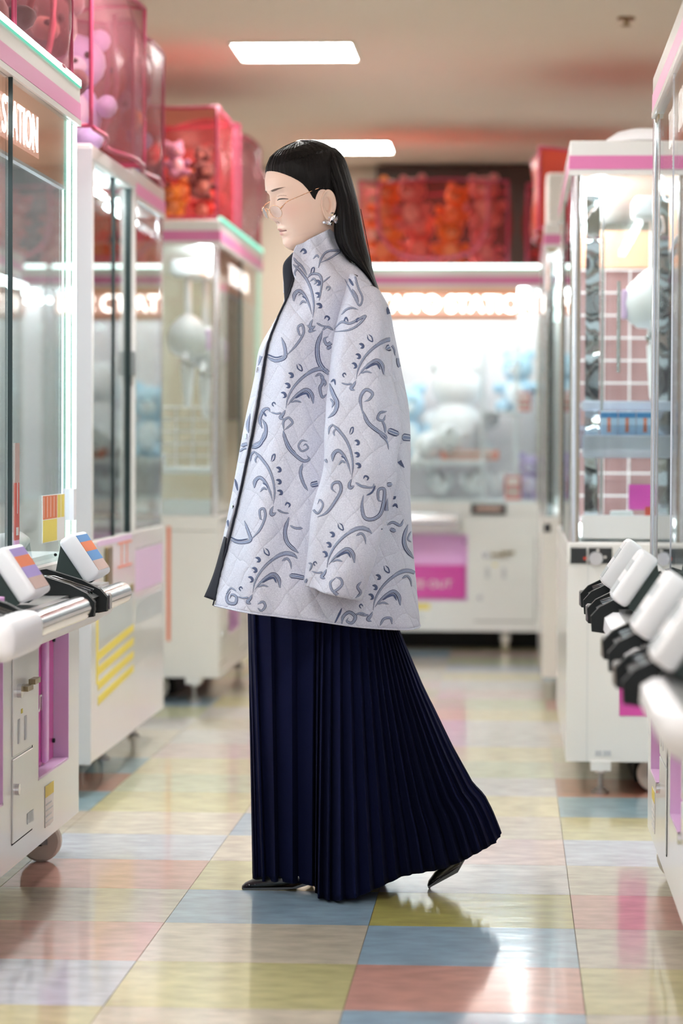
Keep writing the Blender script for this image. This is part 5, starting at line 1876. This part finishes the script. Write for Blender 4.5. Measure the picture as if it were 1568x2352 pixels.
FREE2 = [  # origin of the upper enlargement
    ([(497, 520), (560, 548), (622, 525), (622, 460), (600, 392)], 16, 18, 22, 0),
    ([(495, 500), (560, 525), (610, 515)], 8, 8, 8, 1),
    ([(630, 515), (700, 440), (745, 365), (738, 310), (710, 325), (718, 370), (735, 385)], 14, 10, 16, 0),
    ([(872, 348), (838, 450), (850, 560), (915, 645)], 22, 28, 30, 0),
    ([(885, 345), (930, 355), (940, 410), (905, 440), (885, 405), (910, 385)], 20, 10, 24, 0),
    ([(900, 470), (930, 450)], 20, 18, 22, 0),
    ([(870, 345), (905, 322), (945, 345)], 12, 12, 14, 0),
    ([(880, 650), (870, 700), (855, 730), (870, 790), (900, 770)], 20, 12, 20, 0),
    ([(855, 650), (890, 690), (885, 720)], 16, 10, 16, 0),
    ([(770, 310), (800, 335), (785, 352), (830, 345)], 14, 10, 18, 0),
    ([(470, 1000), (455, 940), (480, 880), (510, 868), (525, 892)], 16, 10, 22, 0),
    ([(470, 935), (495, 985), (490, 1050), (455, 1095), (395, 1115)], 14, 20, 24, 0),
    ([(470, 880), (500, 920)], 10, 10, 12, 1),
    ([(615, 1015), (612, 955), (645, 928), (672, 958), (650, 985), (618, 1010)], 14, 12, 14, 0),
    ([(610, 1015), (628, 1080), (660, 1140), (700, 1175)], 18, 22, 24, 0),
    ([(920, 700), (945, 770), (970, 830), (955, 890), (910, 930)], 22, 18, 26, 0),
    ([(930, 690), (950, 675), (960, 710)], 10, 8, 12, 1),
    ([(925, 800), (945, 830), (935, 860)], 12, 8, 14, 0),
    ([(1140, 900), (1125, 800), (1160, 742), (1205, 765), (1185, 805), (1150, 820)], 18, 10, 20, 0),
    ([(1140, 880), (1175, 960), (1230, 1010), (1290, 1050), (1298, 1078)], 22, 8, 24, 0),
    ([(1300, 885), (1255, 895), (1240, 935), (1275, 945), (1290, 910)], 14, 10, 16, 0),
    ([(1268, 945), (1285, 985), (1290, 1030)], 14, 12, 16, 0),
    ([(1305, 1010), (1380, 1040)], 38, 34, 38, 0),
    ([(1402, 1050), (1468, 1062)], 36, 34, 36, 0),
    ([(1292, 470), (1390, 430)], 40, 36, 40, 0),
    ([(1390, 480), (1372, 540), (1385, 590), (1422, 610)], 14, 18, 18, 0),
    ([(1302, 190), (1315, 240), (1348, 285)], 14, 8, 22, 1),
    ([(1000, 240), (1030, 208), (1070, 196), (1110, 208)], 10, 6, 14, 0),
    ([(950, 338), (1000, 290), (1050, 300), (1100, 280), (1158, 250), (1115, 305), (1050, 342), (950, 355)], 14, 12, 16, 0),
    ([(1015, 290), (1030, 260), (1045, 290)], 10, 8, 10, 1),
    ([(1090, 290), (1118, 262)], 18, 12, 20, 1),
    ([(1022, 0), (1045, -60), (1062, -85), (1085, -30), (1110, 60), (1138, 130), (1118, 180), (1082, 120), (1045, 50), (1020, 5)], 10, 10, 12, 0),
    ([(1070, 70), (1095, 120), (1112, 165)], 14, 10, 22, 0),
    ([(1050, 0), (1080, 50)], 12, 10, 16, 1),
    ([(845, -70), (865, -135), (905, -180), (985, -185), (930, -140), (860, -105)], 12, 10, 14, 0),
    ([(700, -250), (710, -285), (725, -260), (712, -235)], 10, 8, 12, 1),
    ([(722, -175), (745, -195), (762, -175), (742, -165)], 10, 8, 16, 1),
    ([(810, -130), (835, -155), (850, -135)], 8, 8, 12, 0),
    ([(680, -140), (700, -110), (735, -80), (770, -20)], 14, 10, 16, 0),
    ([(690, -60), (720, -90), (745, -60)], 10, 8, 14, 0),
    ([(770, 0), (800, -30), (850, -25), (868, 20), (860, 90), (850, 150)], 14, 8, 16, 0),
    ([(790, 20), (815, 0), (830, 25), (815, 40)], 10, 8, 12, 0),
    ([(700, 110), (715, 80), (730, 92), (712, 115)], 8, 8, 12, 0),
    ([(895, 75), (905, 55), (922, 62), (905, 85)], 8, 8, 10, 0),
    ([(870, 30), (905, 0), (925, -15)], 8, 6, 10, 0),
    ([(445, 580), (460, 530), (475, 480), (482, 425)], 10, 8, 20, 0),
    ([(380, 1030), (375, 970), (392, 900)], 12, 8, 22, 0)]


def place(strokes, ox, oy, base_y):
    for pts, a, b, m_, sol in strokes:
        P_ = [(440 + (x + ox) / K, base_y + (y + oy) / K) for x, y in pts]
        stroke(P_, a / K * 1.12, b / K * 1.12, m_ / K * 1.12, sol)


for ox, oy in OFF_A: place(SPRIG, ox, oy, 1000)
for ox, oy in OFF_M: place(SPRIG_M, ox, oy, 1000)
place(FREE, 0, 0, 1000)
place(FREE2, 0, 0, 640)
# snap buttons on the far placket
for px, py in ((567, 1003), (536, 1163), (594, 850), (631, 745), (514, 1270)):
    h, nr, fi, ds = TREE.ray_cast(CAMP, ray(px, py).normalized())
    if h:
        nr = nr if nr.dot(CAMP - h) > 0 else -nr
        q = MB().cyl(tuple(loc3(h - nr * 0.001)), tuple(loc3(h + nr * 0.004)), 0.0065, 14)
        q.build('snap_button', M_SILVER, coat, smooth=40)
# navy edge of the near front panel, and the navy lining turned out at collar and hem
E0 = [Vector(coat_me.vertices[j * NC].co) for j in range(NR)]
MB().tube([tuple(v + Vector((-0.003, -0.002, 0))) for v in E0[26:]], [0.0018 + 0.0016 * math.sin(math.pi * min(1, k / 90)) for k in range(NR - 26)], 8).build('front_edge', M_LINING, coat, smooth=True)
LAP_O = [(683, 571), (667, 585), (652, 603), (649, 622), (651, 650), (652, 675), (654, 700)]
LAP_I = [(692, 576), (690, 592), (687, 610), (681, 634), (674, 656), (664, 680), (656, 702)]
lo_, li_ = catmull(LAP_O, 24), catmull(LAP_I, 24)
rr = []
for k in range(24):
    row = []
    for m_ in range(9):
        t = m_ / 8
        q = lo_[k] * (1 - t) + li_[k] * t
        row.append(tuple(loc3(at_y(q[0], q[1], WY - 0.016 - 0.010 * t - 0.006 * math.sin(math.pi * t)))))
    rr.append(row)
lap = MB().loft(rr, False, False).build('turned_collar', [M_LINING, M_COAT], coat, smooth=True)
lm = lap.modifiers.new('thickness', 'SOLIDIFY')
lm.thickness = 0.005
TRI = [((514, 1232), (518, 1236)), ((502, 1276), (511, 1286)), ((491, 1314), (505, 1326)), ((479, 1346), (499, 1356)), ((468, 1371), (494, 1380))]
ta, tb = catmull([t[0] for t in TRI], 16), catmull([t[1] for t in TRI], 16)
rr = [[tuple(loc3(at_y(*(ta[k] * (1 - m_ / 4) + tb[k] * m_ / 4), WY - 0.045 - 0.03 * m_ / 4))) for m_ in range(5)] for k in range(16)]
tl = MB().loft(rr, False, False).build('turned_hem', [M_LINING, M_COAT], coat, smooth=True)
lm = tl.modifiers.new('thickness', 'SOLIDIFY')
lm.thickness = 0.004
# pale piping along the hem
HEMN = [rings_ for rings_ in [coat_me.vertices[(NR - 1) * NC + i].co for i in range(NC)]]
MB().tube([tuple(v) for v in HEMN[::2]], 0.0022, 6).build('hem_piping', M_COAT, coat, smooth=True)

# ---- skirt
TOPX = [(568, 1372), (580, 1372), (640, 1376), (722, 1380), (740, 1380), (770, 1382), (800, 1384), (830, 1385), (850, 1386), (862, 1386), (870, 1387), (878, 1388), (884, 1388), (890, 1388), (893, 1388)]
BOTX = [(580, 2020), (606, 2024), (648, 2026), (720, 2034), (730, 2062), (768, 2070), (818, 2062), (872, 2038), (925, 2013), (975, 2004), (1015, 1997), (1062, 1978), (1105, 1955), (1138, 1936), (1153, 1913)]
DTOP = [0, -.10, -.17, -.205, -.21, -.215, -.215, -.205, -.19, -.17, -.15, -.12, -.09, -.05, 0]
DBOT = [0.02, -.03, -.06, -.09, -.165, -.185, -.17, -.14, -.11, -.10, -.09, -.07, -.05, -.03, .01]
SAG = [(0.0, 0), (0.10, -4), (0.35, -13), (0.62, -14), (0.78, -9), (0.83, 4), (0.90, 5), (1.0, 0)]
NP = 23
rows_near, NU, NVv = [], NP * 8, 44


def curve_at(tab, t):
    x = t * (len(tab) - 1)
    k = min(int(x), len(tab) - 2)
    return np.array(tab[k], float) * (1 - (x - k)) + np.array(tab[k + 1], float) * (x - k)


def skirt_ring(v, side):
    pts = []
    for i in range(NU + 1):
        u = i / NU
        tp, bp = curve_at(TOPX, u), curve_at(BOTX, u)
        dt, db = float(curve_at([[d] for d in DTOP], u)[0]), float(curve_at([[d] for d in DBOT], u)[0])
        dy = dt * (1 - v) + db * v
        if side > 0:
            dy = -dy * 1.0 + 0.0
            bp = bp.copy()
            bp[1] -= 22 * math.sin(math.pi * u)
        px = tp[0] * (1 - v) + bp[0] * v
        py = tp[1] * (1 - v) + bp[1] * v
        px += float(np.interp(v, [s[0] for s in SAG], [s[1] for s in SAG])) * max(0, (u - 0.55) / 0.45)
        # knife pleats: long rise, sharp return
        ph = (u * NP + 0.12 * math.sin(u * 23)) % 1.0
        saw = ph / 0.82 if ph < 0.82 else (1 - ph) / 0.18
        amp = (0.009 + 0.016 * v) * min(1, 12 * u, 12 * (1 - u))
        fold = 0.022 * v * math.sin(u * 15 + 0.7 + 0.8 * v) * min(1, 6 * u, 6 * (1 - u))
        off = -(saw - 0.5) * amp * 2 - fold
        Y = WY + dy + (off if side < 0 else -off)
        pts.append(tuple(loc3(at_y(px + 2.0 * math.sin(ph * 6.28) * v, py + 3.0 * (saw - 0.5) * v, Y))))
    return pts


rings = []
for j in range(NVv + 1):
    v = j / NVv
    a = skirt_ring(v, -1)
    b = skirt_ring(v, 1)
    rings.append(a + b[-2:0:-1])
sk_me = MB().loft(rings, True, False).mesh('skirt', 24)
skirt = link('skirt', sk_me, person, [M_NAVY])
tm_ = skirt.modifiers.new('thickness', 'SOLIDIFY')
tm_.thickness = 0.0015
tm_.offset = -1

# ---- shoes
def shoe(toe, heel, lift_h, roll_deg):
    """pointed pump in its own frame: toe at -x, then placed"""
    prof = [(-0.130, 0.010, 0.004, 0.003), (-0.122, 0.014, 0.012, 0.006), (-0.100, 0.022, 0.022, 0.009), (-0.070, 0.031, 0.031, 0.011), (-0.035, 0.038, 0.036, 0.014), (0.0, 0.040, 0.040, 0.020), (0.035, 0.037, 0.050, 0.032), (0.07, 0.033, 0.075, 0.052), (0.10, 0.030, 0.098, 0.066), (0.118, 0.022, 0.104, 0.070)]
    rings = []
    for x, hw_, top, bot in prof:
        ring = []
        for k in range(20):
            a = 2 * math.pi * k / 20
            z0 = bot - 0.010 if x < -0.04 else bot - 0.008
            ring.append((x, hw_ * math.cos(a), (z0 + top) / 2 + (top - z0) / 2 * math.copysign(abs(math.sin(a)) ** 0.8, math.sin(a)) + 0.003))
        rings.append(ring)
    return rings


def make_shoe(origin, pitch, rz, bend=0.0):
    o = empty('shoe', loc3(origin))
    o.parent = person
    o.rotation_euler = (0, pitch, rz)
    up = MB().loft(shoe(0, 0, 0, 0), True, True).build('upper', M_SHOE, o, smooth=True)
    # crocodile scales over the toe
    sc = MB()
    for i in range(9):
        for k in range(5):
            x = -0.112 + i * 0.0135
            t = (x + 0.130) / 0.13
            hw_ = 0.010 + 0.030 * min(1, t) ** 0.8
            top = 0.006 + 0.034 * min(1, t) ** 0.75
            a = R(20 + 35 * k)
            sc.ball((x, hw_ * 0.93 * math.cos(a), top * 0.52 + top * 0.46 * math.sin(a) + 0.001), 0.0058, 0.0055 + 0.003 * t, 0.0036, 8, 5)
    s_ = sc.build('croc_scales', M_SHOE, up, smooth=True)
    s_['kind'] = 'stuff'
    MB().prism([(-0.128, 0.001), (-0.05, 0.0), (0.0, 0.004), (0.04, 0.016), (0.085, 0.048), (0.116, 0.062), (0.116, 0.066), (0.08, 0.054), (0.03, 0.020), (-0.01, 0.007), (-0.128, 0.005)], 1, -0.022, 0.022).build('sole', M_BLACK, o)
    MB().tube([(0.100, 0, 0.060), (0.106, 0, 0.030), (0.108, 0, 0.001)], [0.014, 0.008, 0.006], 12).build('heel', M_BLACK, o, smooth=50)
    if bend:                                             # flexed at the ball of the foot
        for ch in o.children:
            for v in ch.data.vertices:
                d = v.co.x + 0.035
                if d > 0:
                    a = bend * min(1.0, d / 0.03)
                    z = v.co.z - 0.005
                    v.co.x, v.co.z = -0.035 + d * math.cos(a) - z * math.sin(a), 0.005 + d * math.sin(a) + z * math.cos(a)


TOE = at_y(556, 2044, WY + 0.0)
make_shoe(Vector((TOE.x + 0.130, WY + 0.0, 0.0)), 0.0, R(4))
# rear shoe tipped up on its point
TO2 = at_y(984, 2034, WY + 0.03)
pz = R(-30)
org = Vector((TO2.x, WY + 0.03, TO2.z if TO2.z > 0.004 else 0.004)) - (Matrix.Rotation(pz, 3, 'Y') @ Vector((-0.128, 0, 0.004)))
make_shoe(org, pz, 0.0, R(38))

# ---- glasses: gold wire, oval lenses worn low on the nose
gl = empty('glasses', loc3(hp(116, 0, 24)))
gl.parent = person
G0 = loc3(hp(116, 0, 24))


def gp(f, y, v):
    return loc3(hp(f, y, v)) - G0


for sg in (-1, 1):
    c = (111.5, sg * 33.5, 19.0)
    ringp = []
    for k in range(36):
        a = 2 * math.pi * k / 36
        dy, dv = 23.0 * math.cos(a), 14.5 * math.sin(a)
        ringp.append((c[0] - 0.20 * abs(c[1] + dy) + 0.20 * 33.5 + dv * 0.16, c[1] + dy, c[2] + dv))
    rim = MB().tube([tuple(gp(*p)) for p in ringp], 0.0007, 6, closed=True).build('rim', M_GOLD, gl, smooth=True)
    lens = MB().loft([[tuple(gp(q[0] + e, q[1], q[2])) for q in ringp] for e in (-0.4, 0.4)], True, True)
    lens.build('lens', M_LENS, gl)
    tip = [(107, sg * 56.5, 24), (103, sg * 61, 28), (90, sg * 66, 36), (60, sg * 72.5, 41), (25, sg * 74, 46), (8, sg * 74, 48)]
    MB().tube([tuple(gp(*p)) for p in catmull(tip, 20)], 0.0009, 6).build('temple', M_GOLD, gl, smooth=True)
    MB().tube([tuple(gp(*p)) for p in ((108, sg * 55, 23), (106.5, sg * 58, 25), (103, sg * 61, 28))], 0.0017, 8).build('hinge', M_GOLD, gl, smooth=True)
MB().tube([tuple(gp(*p)) for p in catmull([(116.5, -10, 24), (119.5, -5, 28), (120.5, 0, 29), (119.5, 5, 28), (116.5, 10, 24)], 12)], 0.0009, 6).build('bridge', M_GOLD, gl, smooth=True)

# ---- earring: crumpled silver on the near lobe
er = empty('earring', loc3(hp(-2, -76, -26)))
er.parent = person
er.scale = (0.8, 0.8, 0.8)
eq = MB()
rg = random.Random(5)
for dx, dz, s in ((0, 0.004, .010), (0.012, 0.002, .009), (0.020, 0.007, .006), (-0.010, -0.006, .008), (-0.019, -0.004, .006), (0.002, 0.018, .007), (0.008, 0.010, .008), (-0.003, -0.010, .005)):
    n0 = len(eq.v)
    eq.ball((dx, 0.0, dz), s, s * 0.7, s, 6, 4)
    for i in range(n0, len(eq.v)):
        v_ = eq.v[i]
        eq.v[i] = (v_[0] + rg.uniform(-.002, .002), v_[1] + rg.uniform(-.002, .002), v_[2] + rg.uniform(-.002, .002))
eq.build('silver_flower', M_SILVER, er)
